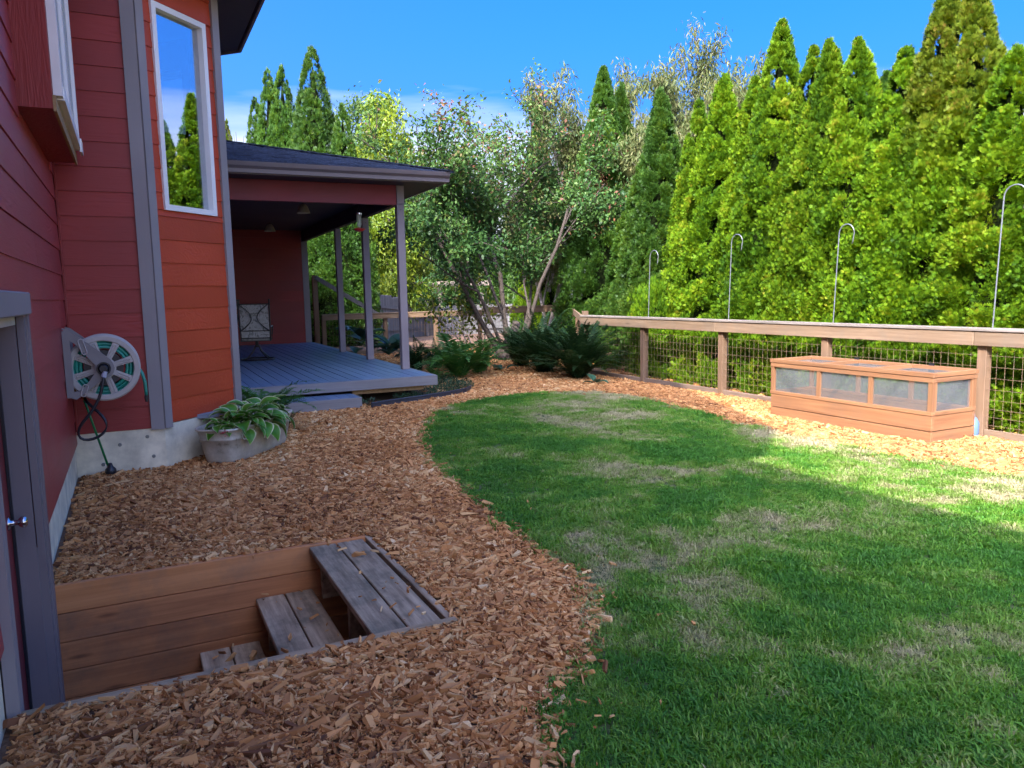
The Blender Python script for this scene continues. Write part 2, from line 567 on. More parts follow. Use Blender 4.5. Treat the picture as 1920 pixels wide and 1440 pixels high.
def glass_mat():
    m, t, b = newmat('coated_window_glass')
    o = t.nodes['Material Output']
    t.nodes.remove(b)
    tr = N(t, 'ShaderNodeBsdfTransparent'); tr.inputs[0].default_value = (.80, .85, .88, 1)
    gl = N(t, 'ShaderNodeBsdfGlossy'); gl.inputs['Roughness'].default_value = 0.0
    gl.inputs['Color'].default_value = (.92, .96, 1, 1)
    mxs = N(t, 'ShaderNodeMixShader'); mxs.inputs[0].default_value = .46
    t.links.new(tr.outputs[0], mxs.inputs[1]); t.links.new(gl.outputs[0], mxs.inputs[2])
    t.links.new(mxs.outputs[0], o.inputs['Surface'])
    return m
M_glass = glass_mat()

def screen_mat():
    m, t, b = newmat('fine_wire_screen')
    o = t.nodes['Material Output']
    tr = N(t, 'ShaderNodeBsdfTransparent')
    b.inputs['Base Color'].default_value = (.24, .26, .27, 1)
    b.inputs['Roughness'].default_value = .5
    b.inputs['Metallic'].default_value = .3
    v, _ = coords(t, (1, 1, 1), False)
    n = N(t, 'ShaderNodeTexNoise', Scale=6.0, Detail=3.0)
    t.links.new(v, n.inputs['Vector'])
    mrn = N(t, 'ShaderNodeMapRange')
    mrn.inputs['To Min'].default_value = .16; mrn.inputs['To Max'].default_value = .34
    t.links.new(n.outputs['Fac'], mrn.inputs['Value'])
    mxs = N(t, 'ShaderNodeMixShader')
    t.links.new(mrn.outputs[0], mxs.inputs[0])
    t.links.new(tr.outputs[0], mxs.inputs[1]); t.links.new(b.outputs[0], mxs.inputs[2])
    t.links.new(mxs.outputs[0], o.inputs['Surface'])
    return m
M_screen = screen_mat()

def clear_mat():
    m, t, b = newmat('clear_feeder_glass')
    o = t.nodes['Material Output']
    tr = N(t, 'ShaderNodeBsdfTransparent'); tr.inputs[0].default_value = (.85, .9, .85, 1)
    b.inputs['Base Color'].default_value = (.55, .58, .5, 1)
    b.inputs['Roughness'].default_value = .08
    mxs = N(t, 'ShaderNodeMixShader'); mxs.inputs[0].default_value = .45
    t.links.new(tr.outputs[0], mxs.inputs[1]); t.links.new(b.outputs[0], mxs.inputs[2])
    t.links.new(mxs.outputs[0], o.inputs['Surface'])
    return m
M_clear = clear_mat()

def fabric_mat():
    m, t, b = newmat('printed_sling_fabric')
    v, _ = coords(t, (1, 1, 1), False)
    n = N(t, 'ShaderNodeTexNoise', Scale=9.0, Detail=4.0, Distortion=1.5)
    t.links.new(v, n.inputs['Vector'])
    r = ramp(t, [(.38, (.36, .33, .27)), (.5, (.46, .43, .36)), (.6, (.16, .15, .12)), (.7, (.44, .41, .34))])
    t.links.new(n.outputs['Fac'], r.inputs[0])
    t.links.new(r.outputs[0], b.inputs['Base Color'])
    b.inputs['Roughness'].default_value = .8
    return m
M_fabric = fabric_mat()

# foliage pigments
M_thuja = leafmat('arborvitae_foliage', [(0, (.020, .062, .004)), (.3, (.055, .130, .005)), (.6, (.110, .205, .006)), (.85, (.175, .26, .008)), (1, (.25, .25, .02))], trans=.20, rough=.6, spec=.15)
M_thuja_brown = leafmat('bronzed_arborvitae_foliage', [(0, (.022, .050, .004)), (.45, (.085, .130, .008)), (.8, (.14, .165, .012)), (1, (.19, .14, .025))], trans=.22, spec=.15, rough=.55)
def bronze_tops():
    m = M_thuja_brown; t = m.node_tree
    ra = [n for n in t.nodes if n.type == 'VALTORGB'][0]
    hs_ = [n for n in t.nodes if n.type == 'HUE_SAT'][0]
    at = [n for n in t.nodes if n.type == 'ATTRIBUTE'][0]
    rb = ramp(t, [(0, (.020, .062, .004)), (.3, (.055, .130, .005)), (.6, (.110, .205, .006)), (.85, (.175, .26, .008)), (1, (.25, .25, .02))])
    t.links.new(at.outputs['Fac'], rb.inputs[0])
    tcn = N(t, 'ShaderNodeTexCoord'); sp = N(t, 'ShaderNodeSeparateXYZ'); mr_ = N(t, 'ShaderNodeMapRange'); nn = N(t, 'ShaderNodeTexNoise', Scale=1.5)
    t.links.new(tcn.outputs['Object'], sp.inputs[0]); t.links.new(tcn.outputs['Object'], nn.inputs['Vector'])
    ad = N(t, 'ShaderNodeMath', operation='ADD')
    t.links.new(sp.outputs['Z'], ad.inputs[0]); t.links.new(nn.outputs['Fac'], ad.inputs[1])
    mr_.inputs['From Min'].default_value = 3.2; mr_.inputs['From Max'].default_value = 4.2
    t.links.new(ad.outputs[0], mr_.inputs['Value'])
    mx_ = N(t, 'ShaderNodeMixRGB')
    t.links.new(mr_.outputs[0], mx_.inputs['Fac']); t.links.new(rb.outputs[0], mx_.inputs['Color1']); t.links.new(ra.outputs[0], mx_.inputs['Color2'])
    t.links.new(mx_.outputs[0], hs_.inputs['Color'])
bronze_tops()
M_thuja_dark = leafmat('deep_green_and_shaded_arborvitae_foliage', [(0, (.016, .05, .007)), (.5, (.045, .115, .012)), (1, (.10, .165, .012))], trans=.3, rough=.55)
M_core = plain('dark_core', (.010, .015, .005), rough=1.0, noise=.4, spec=0.0)  # near-black solid core, paints the shade inside the crowns
M_lime = leafmat('lime_green_foliage', [(0, (.05, .10, .012)), (.5, (.13, .20, .014)), (1, (.26, .29, .03))], trans=.4)
M_mid = leafmat('mid_green_foliage', [(0, (.03, .07, .015)), (.5, (.06, .125, .02)), (1, (.14, .19, .04))], trans=.35)
M_plum = leafmat('glossy_green_and_russet_leaves', [(0, (.022, .060, .018)), (.45, (.050, .110, .026)), (.70, (.10, .165, .035)), (.84, (.15, .065, .045)), (1, (.24, .12, .05))], trans=.30, rough=.45, spec=.18)
M_lit = leafmat('yellow_green_sucker_leaves', [(0, (.06, .11, .015)), (1, (.26, .28, .03))], trans=.45, rough=.4)
M_willow = leafmat('pale_drooping_leaves', [(0, (.05, .072, .020)), (.5, (.11, .13, .042)), (1, (.23, .20, .085))], trans=.3, rough=.6, spec=.2)
M_fern = leafmat('fern_green', [(0, (.030, .11, .024)), (.6, (.065, .18, .034)), (1, (.16, .25, .04))], trans=.35)
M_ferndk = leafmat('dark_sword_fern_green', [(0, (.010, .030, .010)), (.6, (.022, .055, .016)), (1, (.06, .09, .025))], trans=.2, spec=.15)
M_cover = leafmat('ground_cover_green', [(0, (.015, .045, .025)), (1, (.045, .10, .04))], trans=.25)
M_bighosta = leafmat('blue_green_leaf', [(0, (.03, .085, .05)), (1, (.05, .12, .07))], trans=.25, rough=.35)
M_hosta = leafmat('variegated_hosta_leaf', [(0, (.06, .20, .022)), (.55, (.09, .26, .026)), (.78, (.14, .30, .05)), (.86, (.52, .56, .32)), (1, (.6, .62, .40))], trans=.25, rough=.38)
M_hosta_y = leafmat('yellowing_hosta_leaf', [(0, (.55, .30, .012)), (.5, (.42, .30, .015)), (.8, (.14, .22, .03)), (1, (.5, .5, .28))], trans=.3, rough=.4)
M_dead = leafmat('dead_brown_foliage', [(0, (.14, .065, .028)), (1, (.34, .18, .09))], trans=.2)
M_grass = leafmat('lawn_grass', [(0, (.065, .21, .022)), (.35, (.135, .30, .028)), (.55, (.22, .33, .06)), (.70, (.37, .36, .17)), (1, (.50, .44, .26))], trans=.35, rough=.5, attr='tint', atype='INSTANCER')
M_chip = leafmat('shredded_bark_chips', [(0, (.12, .044, .017)), (.3, (.35, .148, .047)), (.6, (.52, .25, .090)), (.85, (.61, .365, .155)), (1, (.70, .50, .27))], trans=0, rough=.8, attr='tint', atype='INSTANCER')

def ground_mat():
    m, t, b = newmat('bark_and_soil_ground')
    tcn = N(t, 'ShaderNodeTexCoord')
    n = N(t, 'ShaderNodeTexNoise', Scale=38.0, Detail=6.0, Roughness=.7)
    v = N(t, 'ShaderNodeTexVoronoi', Scale=30.0)
    t.links.new(tcn.outputs['Object'], n.inputs['Vector']); t.links.new(tcn.outputs['Object'], v.inputs['Vector'])
    r = ramp(t, [(.3, (.05, .027, .016)), (.55, (.15, .08, .042)), (.75, (.25, .145, .075))])
    t.links.new(n.outputs['Fac'], r.inputs[0])
    t.links.new(r.outputs[0], b.inputs['Base Color'])
    b.inputs['Roughness'].default_value = .95
    bp = N(t, 'ShaderNodeBump', Strength=.7, Distance=.015)
    t.links.new(v.outputs['Distance'], bp.inputs['Height'])
    t.links.new(bp.outputs[0], b.inputs['Normal'])
    return m
M_ground = ground_mat()

def lawn_mat():
    m, t, b = newmat('lawn_soil_and_thatch')
    tcn = N(t, 'ShaderNodeTexCoord')
    n = N(t, 'ShaderNodeTexNoise', Scale=24.0, Detail=6.0, Roughness=.7)
    t.links.new(tcn.outputs['Object'], n.inputs['Vector'])
    r = ramp(t, [(.3, (.025, .05, .012)), (.55, (.06, .085, .02)), (.8, (.15, .12, .06))])
    t.links.new(n.outputs['Fac'], r.inputs[0])
    t.links.new(r.outputs[0], b.inputs['Base Color'])
    b.inputs['Roughness'].default_value = .95
    return m
M_lawn = lawn_mat()

# ------------------------------------------------------------------ ground
PX0, PX1, PY0, PY1 = -0.478, 1.235, 3.105, 4.565        # stair well opening
def terrain_z(y):
    return 0.0 if y < 22 else -min((y - 22) * 0.035, 0.9)

def build_ground():
    xs = [-90, -20, -.72, PX1, 8, 20, 50, 110]
    ys = [-40, PY0, PY1, 12, 22, 26, 30, 36, 42, 48, 70, 160]
    V = [(x, y, terrain_z(y)) for y in ys for x in xs]
    nx = len(xs)
    F = []
    for j in range(len(ys) - 1):
        for i in range(nx - 1):
            if i == 2 and j == 1:
                continue
            F.append((j * nx + i, j * nx + i + 1, (j + 1) * nx + i + 1, (j + 1) * nx + i))
    me = npmesh('ground', V, F, mat=M_ground)
    tag(link('ground', me), kind='structure')
build_ground()

LAWN = [(0.9, -2.0), (0.95, 1.5), (1.08, 2.0), (1.25, 2.26), (1.51, 2.52), (1.88, 2.89), (2.03, 3.32), (2.06, 4.19), (2.26, 6.1),
        (2.48, 7.1), (2.89, 8.21), (3.35, 9.1), (3.9, 9.7), (4.86, 10.0), (5.75, 9.95), (6.3, 9.5), (6.33, 8.4), (6.18, 7.44), (5.98, 6.3), (5.93, 5.4), (5.93, 4.34), (6.08, 3.51), (6.2, 1.5), (6.25, -2.0)]
def smooth_poly(P, it=2):
    for _ in range(it):
        Q = []
        for a, b in zip(P, P[1:] + P[:1]):
            Q += [(a[0] * .75 + b[0] * .25, a[1] * .75 + b[1] * .25), (a[0] * .25 + b[0] * .75, a[1] * .25 + b[1] * .75)]
        P = Q
    return P
LAWN_S = np.array(smooth_poly(LAWN))
def in_poly(x, y, P):
    x = np.asarray(x); y = np.asarray(y)
    c = np.zeros(x.shape, bool)
    for (x0, y0), (x1, y1) in zip(P, np.roll(P, -1, 0)):
        k = ((y0 > y) != (y1 > y)) & (x < (x1 - x0) * (y - y0) / (y1 - y0 + 1e-12) + x0)
        c ^= k
    return c
bm = bmesh.new()
bm.faces.new([bm.verts.new((x, y, 0.005)) for x, y in LAWN_S])
bmesh.ops.triangulate(bm, faces=bm.faces[:])
me = bpy.data.meshes.new('lawn'); bm.to_mesh(me); bm.free()
tag(link('lawn', me, M_lawn), kind='structure')

# ------------------------------------------------------------------ scatter (stuff) by geometry nodes
def scatter(name, P, rot, scl, idx, tint, sources, label, cat):
    me = bpy.data.meshes.new(name)
    n = len(P)
    me.vertices.add(n); me.vertices.foreach_set('co', np.asarray(P, np.float32).ravel())
    for nm, ty, d, prop in (('rot', 'FLOAT_VECTOR', rot, 'vector'), ('scl', 'FLOAT_VECTOR', scl, 'vector'), ('idx', 'INT', idx, 'value'), ('tint', 'FLOAT', tint, 'value')):
        a = me.attributes.new(nm, ty, 'POINT')
        a.data.foreach_set(prop, np.asarray(d, np.int32 if ty == 'INT' else np.float32).ravel())
    me.update()
    o = link(name, me)
    col = bpy.data.collections.new(name + '_pieces')
    for k, sm in enumerate(sources):
        so = bpy.data.objects.new('%s_piece_%02d' % (name, k), sm)
        col.objects.link(so)
    g = bpy.data.node_groups.new(name + '_scatter', 'GeometryNodeTree')
    g.interface.new_socket('Geometry', in_out='INPUT', socket_type='NodeSocketGeometry')
    g.interface.new_socket('Geometry', in_out='OUTPUT', socket_type='NodeSocketGeometry')
    gi = g.nodes.new('NodeGroupInput'); go = g.nodes.new('NodeGroupOutput')
    ci = g.nodes.new('GeometryNodeCollectionInfo')
    ci.inputs['Collection'].default_value = col
    ci.inputs['Separate Children'].default_value = True
    ci.inputs['Reset Children'].default_value = True
    ip = g.nodes.new('GeometryNodeInstanceOnPoints')
    ip.inputs['Pick Instance'].default_value = True
    def attr(nm, ty):
        a = g.nodes.new('GeometryNodeInputNamedAttribute'); a.data_type = ty
        a.inputs['Name'].default_value = nm
        return [s for s in a.outputs if s.name == 'Attribute' and s.enabled][0]
    g.links.new(gi.outputs[0], ip.inputs['Points'])
    g.links.new(ci.outputs[0], ip.inputs['Instance'])
    g.links.new(attr('idx', 'INT'), ip.inputs['Instance Index'])
    e2r = g.nodes.new('FunctionNodeEulerToRotation')
    g.links.new(attr('rot', 'FLOAT_VECTOR'), e2r.inputs[0])
    g.links.new(e2r.outputs[0], ip.inputs['Rotation'])
    g.links.new(attr('scl', 'FLOAT_VECTOR'), ip.inputs['Scale'])
    g.links.new(ip.outputs[0], go.inputs[0])
    md = o.modifiers.new('scatter', 'NODES'); md.node_group = g
    tag(o, label, cat, kind='stuff')
    return o

def chip_mesh(k):
    r = np.random.default_rng(100 + k)
    n = 6 if k % 3 else 5
    ang = np.sort(r.uniform(0, 2 * PI, n) * .35 + np.linspace(0, 2 * PI, n, endpoint=False) * .9)
    el = r.uniform(.30, .56) if k < 5 else r.uniform(.12, .24)
    px = np.cos(ang) * .5 * r.uniform(.75, 1.1, n); py = np.sin(ang) * .5 * el * r.uniform(.7, 1.15, n)
    th = r.uniform(.06, .12)
    tw = r.uniform(-.1, .1, n)
    top = np.stack([px * .94, py * .9, th + tw * .3 + px * r.uniform(-.15, .15)], 1)
    bot = np.stack([px, py, -th + tw * .3 + px * r.uniform(-.15, .15)], 1)
    b = bmesh.new()
    a = [b.verts.new(p) for p in top]; c = [b.verts.new(p) for p in bot]
    b.faces.new(a)
    for i in range(n):
        b.faces.new([a[i], c[i], c[(i + 1) % n], a[(i + 1) % n]])
    bmesh.ops.recalc_face_normals(b, faces=b.faces[:])
    me = bpy.data.meshes.new('chip_piece'); b.to_mesh(me); b.free()
    me.materials.append(M_chip)
    return me

def vnoise(x, y, s, o=0.0):
    return np.array([mnoise.noise(Vector((a * s + o, b * s - o, o * .37))) for a, b in zip(x, y)])

BED = np.array([(2.75, 9.9), (3.1, 10.05), (3.7, 10.25), (4.3, 10.5), (4.75, 11.0), (5.2, 12.0), (5.5, 13.5), (5.6, 16.5), (4.2, 19.0), (3.9, 19.0), (3.9, 10.5), (2.75, 10.45)])
def chips():
    P = []
    def zone(x0, x1, y0, y1, dens, s0, s1):
        n = int((x1 - x0) * (y1 - y0) * dens)
        x = rng.uniform(x0, x1, n); y = rng.uniform(y0, y1, n)
        ok = ~in_poly(x + rng.normal(0, .045, n), y + rng.normal(0, .045, n), LAWN_S)
        ok &= ~((x > PX0 - .1) & (x < PX1 + .005) & (y > PY0 + .005) & (y < PY1 - .005))
        ok &= ~((x < .26) & (y > 7.40)) & ~((x - .2 < y - 7.42) & (x < .95) & (y > 7.42))
        ok &= ~((x < 3.95) & (y > 10.4)) & ~((x > .8) & (x < 2.68) & (y > 9.98))
        ok &= ~((x > 6.65) & (x < 7.3) & (y > 4.61) & (y < 6.62))
        ok &= ~((((x - .92) * .607 + (y - 7.74) * .795) / .44) ** 2 + (((x - .92) * -.795 + (y - 7.74) * .607) / .17) ** 2 < 1)
        bed = in_poly(x, y, BED)
        ok &= ~(bed & (rng.uniform(0, 1, n) < .8))
        ok &= ~((x > 7.38) & (x < 7.5))
        x, y = x[ok], y[ok]
        P.append(np.stack([x, y, rng.uniform(s0, s1, len(x))], 1))
    zone(-.46, 2.2, 1.4, 3.6, 6000, .020, .062)
    zone(-.46, 2.4, 3.6, 5.5, 5200, .021, .064)
    zone(-.46, 3.2, 5.5, 8.3, 4200, .024, .068)
    zone(-.4, 4.6, 8.3, 10.6, 2800, .03, .08)
    zone(5.6, 7.38, -1.0, 8.5, 2600, .03, .075)
    zone(-.46, 2.2, 1.4, 3.6, 3500, .007, .018)
    zone(-.46, 2.4, 3.6, 5.5, 2000, .008, .018)
    zone(3.9, 7.38, 8.5, 13, 2200, .032, .072)
    zone(4.0, 9.5, 13, 19, 900, .05, .09)
    zone(7.5, 8.4, 2.0, 12, 500, .04, .08)
    for (x0, x1, y0, y1, zz, n) in ((.88, 1.18, 3.2, 4.5, .015, 26), (.56, .86, 3.2, 4.5, -.24, 30), (.24, .53, 3.2, 4.5, -.495, 20), (-.4, .2, 3.2, 4.5, -.795, 60)):
        P.append(np.stack([rng.uniform(x0, x1, n), rng.uniform(y0, y1, n), rng.uniform(.02, .05, n), np.full(n, zz)], 1))
    k = rng.integers(0, len(LAWN_S), 420)
    P.append(np.stack([LAWN_S[k, 0] + rng.normal(0, .16, 420), LAWN_S[k, 1] + rng.normal(0, .16, 420), rng.uniform(.02, .05, 420), np.full(420, .02)], 1))
    P = np.concatenate([p if p.shape[1] == 4 else np.concatenate([p, np.zeros((len(p), 1))], 1) for p in P])
    n = len(P)
    s = P[:, 2] * np.clip(rng.lognormal(-.08, .38, n), .35, 1.9)
    z = rng.uniform(.0, .018, n) + .004
    # slightly heaped along the edges of the stair well
    dx = np.maximum(np.maximum(PX0 - P[:, 0], P[:, 0] - PX1), 0); dy = np.maximum(np.maximum(PY0 - P[:, 1], P[:, 1] - PY1), 0)
    d = np.hypot(dx, dy)
    z += .018 * np.exp(-(d / .16) ** 2) * rng.uniform(0, 1, n)
    rot = np.stack([rng.normal(0, .30, n), rng.normal(0, .24, n), rng.uniform(0, 2 * PI, n)], 1)
    scl = np.stack([s * rng.uniform(.9, 1.35, n), s * rng.uniform(.45, 1.15, n), s * rng.uniform(.8, 1.3, n)], 1)
    big_n = vnoise(P[:, 0], P[:, 1], 1.1, 3.3)
    t = rng.beta(1.9, 1.7, n) + big_n * .18
    pale = (P[:, 0] > 5.4) & (P[:, 1] < 10)  # chip colour adjusted for the sun on the fence strip, toned down
    t = np.where(pale, t * .75 + .04, t)
    # darker chips towards the house
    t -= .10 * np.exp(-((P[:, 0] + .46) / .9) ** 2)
    scatter('wood_chips', np.stack([P[:, 0], P[:, 1], z + P[:, 3]], 1), rot, scl, rng.integers(0, 9, n), np.clip(t, 0, 1), [chip_mesh(k) for k in range(9)],
            'loose brown bark chips covering the path and beds round the lawn', 'wood chips')
    print('chips', n)
chips()

def tuft_mesh(k, nb=18, h=.042):
    r = np.random.default_rng(300 + k)
    V, F = [], []
    for i in range(nb):
        a = r.uniform(0, 2 * PI); d = r.uniform(0, .045)
        p = np.array([math.cos(a) * d, math.sin(a) * d, 0.])
        hd = r.uniform(0, 2 * PI); lean = r.uniform(.3, 1.25)
        L = h * r.uniform(.55, 1.25); w = r.uniform(.0022, .0038)
        dirh = np.array([math.cos(hd), math.sin(hd), 0]); sd = np.array([-dirh[1], dirh[0], 0])
        p1 = p + np.array([0, 0, L * .55]) + dirh * L * .25 * lean
        p2 = p + np.array([0, 0, L * (1 - .45 * lean)]) + dirh * L * .75 * lean
        o = len(V)
        V += [p - sd * w, p + sd * w, p1 + sd * w * .8, p1 - sd * w * .8, p2 + sd * w * .15, p2 - sd * w * .15]
        F += [(o, o + 1, o + 2, o + 3), (o + 3, o + 2, o + 4, o + 5)]
    return npmesh('tuft_piece', V, F, mat=M_grass)

def grass():
    P = []
    for (x0, x1, y0, y1, dens) in ((.8, 6.3, .9, 2.6, 2200), (.8, 6.4, 2.6, 4.2, 1900), (1.5, 6.5, 4.2, 6.5, 1300), (2, 6.5, 6.5, 10.1, 950)):
        n = int((x1 - x0) * (y1 - y0) * dens)
        x = rng.uniform(x0, x1, n); y = rng.uniform(y0, y1, n)
        ok = in_poly(x + rng.normal(0, .035, n) + .03 * np.sin(y * 9), y + rng.normal(0, .035, n), LAWN_S)
        P.append(np.stack([x[ok], y[ok]], 1))
    P = np.concatenate(P); n = len(P)
    x, y = P[:, 0], P[:, 1]
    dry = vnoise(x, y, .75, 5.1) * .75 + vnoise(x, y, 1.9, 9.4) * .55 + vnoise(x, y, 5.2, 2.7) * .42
    # worn, bleached stretches: along the fence side, strawier to brighten the sunlit grass, and across the middle
    dry += .26 * np.exp(-((x - 5.9) / 1.0) ** 2) - .30 * np.exp(-((x - 4.9) / .9) ** 2 - ((y - 9.2) / .8) ** 2) - .28 * np.exp(-((x - 4.5) / .40) ** 2 - ((y - 3.6) / 1.8) ** 2) +   .06 * np.exp(-((y - 8.6) / 1.2) ** 2 - ((x - 4.8) / 1.2) ** 2) - .12  # greener band paints the shade side of the shadow edge for contrast
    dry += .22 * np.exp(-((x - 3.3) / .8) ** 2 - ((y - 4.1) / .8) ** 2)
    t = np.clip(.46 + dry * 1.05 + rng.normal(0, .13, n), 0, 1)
    hum = .85 + .5 * np.clip(vnoise(x, y, 2.6, 1.3), -.6, .8)
    hum *= np.where(t > .7, .8, 1.0)
    s = rng.uniform(.75, 1.2, n) * hum
    rot = np.stack([rng.normal(0, .12, n), rng.normal(0, .12, n), rng.uniform(0, 2 * PI, n)], 1)
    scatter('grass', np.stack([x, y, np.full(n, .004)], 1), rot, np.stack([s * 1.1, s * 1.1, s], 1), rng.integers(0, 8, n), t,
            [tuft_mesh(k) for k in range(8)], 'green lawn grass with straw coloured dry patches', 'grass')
    print('tufts', n)
grass()

# ------------------------------------------------------------------ house
EXPO = 0.204
house = empty('house', (-0.48, 5.0, 0.0), label='red lap-sided house with grey trim, bay window and sunken door', cat='house')
MB().box(-8, -.70, -4, 22, -.9, 5.28).build('core_wall', M_red_y, house)

def lap(n0, z0, z1, off=.014):
    """profile of one lap board: (out, z)"""
    return [(0, z0), (off, z0), (off * .35, z1 - .002), (0, z1 - .002)]

wall = (MB().box(-.70, -.494, -4, 3.2, .289, 5.5).box(-.70, -.494, 4.37, 7.70, .289, 5.5).box(-.70, -.494, 3.2, 4.37, 1.46, 5.5)).build('side_wall', M_red_y, house)
for k in range(26):
    z0 = .29 + EXPO * k
    z1 = min(z0 + EXPO, 5.5)
    pr = [(-.494 + o, z) for o, z in lap(0, z0, z1)]
    segs = [(-4, 3.108), (4.502, 7.42)] if z0 < 1.45 else [(-4, 7.42)]
    if 2.4 < z0 < 4.9:
        segs = [(-4, 5.228), (7.19, 7.42)] if z0 > 2.5 else segs
    cut = random.uniform(4.9, 7.0)
    for a, b in segs:
        for a2, b2 in ([(a, cut - .001), (cut + .001, b)] if a < cut - .3 and cut + .3 < b and k % 2 else [(a, b)]):
            dz = random.uniform(-.0012, .0012)
            MB().prism([(p_[0], p_[1] + dz) for p_ in pr], 'Y', a2, b2).build('siding_plank', M_red_y, wall)
# concrete footing
MB().box(-.66, -.499, -4, 3.108, -.9, .288).box(-.66, -.499, 4.502, 7.415, -.9, .288).build('foundation', M_conc, house)
bpoly = [(-.50, 7.428), (.205, 7.428), (.93, 8.153), (.93, 9.6), (.205, 10.33), (-.5, 10.33)]
MB().prism(bpoly, 'Z', -.5, .392).build('foundation', M_conc, house)
M_tie = plain('form_tie_hole', (.2, .2, .17), rough=.9)
for (x, z) in ((-.16, .25), (.06, .30), (.10, .12), (-.3, .09)):
    MB().lathe([(0, -.004), (.011, -.004), (.016, 0.0), (.009, .003), (0, .003)], 10, 'Y', (x, 7.427, z)).build('form_tie', M_tie, house)

# return wall facing the camera
rw = MB().box(-.70, .19, 7.435, 7.70, .39, 5.5).build('return_wall', M_red_x, house)
for k in range(25):
    z0 = .372 + EXPO * k
    pr = [(7.435 - o, z) for o, z in lap(0, z0, min(z0 + EXPO, 5.5))]
    MB().prism(pr, 'X', -.466, .098).build('siding_plank', M_red_x, rw)
MB().box(-.4795, -.466, 7.405, 7.436, .37, 5.5).build('corner_bead', M_red_z, house)

# bay: faces as local frames
def bayface(p0, p1):
    p0 = Vector((*p0, 0)); p1 = Vector((*p1, 0))
    d = (p1 - p0).normalized()
    n = Vector((d.y, -d.x, 0))
    return p0, d, n, (p1 - p0).length
class FB(MB):
    """box in a wall frame: t along the wall, o outward, z up"""
    def __init__(s, fr):
        super().__init__(); s.fr = fr
    def fbox(s, t0, t1, o0, o1, z0, z1):
        p, d, n, L = s.fr
        b = s.bm
        vs = [b.verts.new(p + d * t + n * o + Vector((0, 0, z))) for t in (t0, t1) for o in (o0, o1) for z in (z0, z1)]
        for q in [(0, 1, 3, 2), (4, 6, 7, 5), (0, 4, 5, 1), (2, 3, 7, 6), (0, 2, 6, 4), (1, 5, 7, 3)]:
            b.faces.new([vs[i] for i in q])
        return s
    def flap(s, t0, t1, z0, z1):
        p, d, n, L = s.fr
        b = s.bm
        pr = lap(0, z0, z1)
        A = [b.verts.new(p + d * t0 + n * (o - .014) + Vector((0, 0, z))) for o, z in pr]
        B = [b.verts.new(p + d * t1 + n * (o - .014) + Vector((0, 0, z))) for o, z in pr]
        b.faces.new(A); b.faces.new(B[::-1])
        for i in range(4):
            b.faces.new([A[i], B[i], B[(i + 1) % 4], A[(i + 1) % 4]])
        return s
fA = bayface((.2, 7.42), (.94, 8.16))
fB = bayface((.94, 8.16), (.94, 9.6))
fC = bayface((.94, 9.6), (.2, 10.34))
WT0, WT1, WZ0, WZ1 = .19, .865, 2.29, 4.06
def bay_wall(fr, win, mat):
    L = fr[3]
    f = FB(fr)
    if win:
        t0, t1 = win
        f.fbox(0, t0, -.16, -.0145, .40, 5.5).fbox(t1, L, -.16, -.0145, .40, 5.5).fbox(t0, t1, -.16, -.0145, .40, WZ0).fbox(t0, t1, -.16, -.0145, WZ1, 5.5)
    else:
        f.fbox(0, L, -.16, -.0145, .40, 5.5)
    w = f.build('bay_wall', mat, house)
    for k in range(25):
        z0 = .40 + EXPO * k
        z1 = min(z0 + EXPO, 5.5)
        a, b = .09, L - .085
        if win and z1 > WZ0 + .01 and z0 < WZ1 - .01:
            t0, t1 = win
            if z0 < WZ0: FB(fr).flap(a, b, z0, WZ0).build('siding_plank', mat, w)
            lo = max(z0, WZ0); hi = min(z1, WZ1)
            FB(fr).flap(a, t0, lo, hi).build('siding_plank', mat, w)
            FB(fr).flap(t1, b, lo, hi).build('siding_plank', mat, w)
            if z1 > WZ1: FB(fr).flap(a, b, WZ1, z1).build('siding_plank', mat, w)
        else:
            FB(fr).flap(a, b, z0, z1).build('siding_plank', mat, w)
    if win:
        t0, t1 = win
        wf = FB(fr)
        wf.fbox(t0, t0 + .05, -.10, .018, WZ0, WZ1).fbox(t1 - .05, t1, -.10, .018, WZ0, WZ1)
        wf.fbox(t0 + .05, t1 - .05, -.10, .018, WZ0, WZ0 + .05).fbox(t0 + .05, t1 - .05, -.10, .018, WZ1 - .05, WZ1)
        win_o = wf.build('window', M_white, house)
        FB(fr).fbox(t0 + .05, t1 - .05, -.046, -.040, WZ0 + .05, WZ1 - .05).build('pane', M_glass, win_o)
    return w
bay_wall(fA, (WT0, WT1), M_red_a)
bay_wall(fB, (.2, 1.24), M_red_y)
bay_wall(fC, (.17, .86), M_red_x)
# grey corner boards
cb = MB().box(.098, .2035, 7.402, 7.424, .36, 5.5).build('corner_board', M_trim, house)
FB(fA).fbox(.004, .09, -.01, .019, .36, 5.5).build('corner_board', M_trim, house)
FB(fA).fbox(fA[3] - .085, fA[3] + .006, -.01, .019, .38, 5.5).build('corner_board', M_trim, house)
MB().box(.935, .962, 8.17, 8.26, .38, 5.5).build('corner_board', M_trim, house)
# inside of the bay: dim painted room with a floor and ceiling
MB().box(-3.5, .8, 7.72, 10.2, .38, .42).box(-3.5, .8, 7.72, 10.2, 4.5, 4.54).box(-.72, -.70, 7.7, 10.3, .4, 4.5).build('room_lining', plain('blue_grey_room_paint', (.22, .25, .30), rough=.8), house)
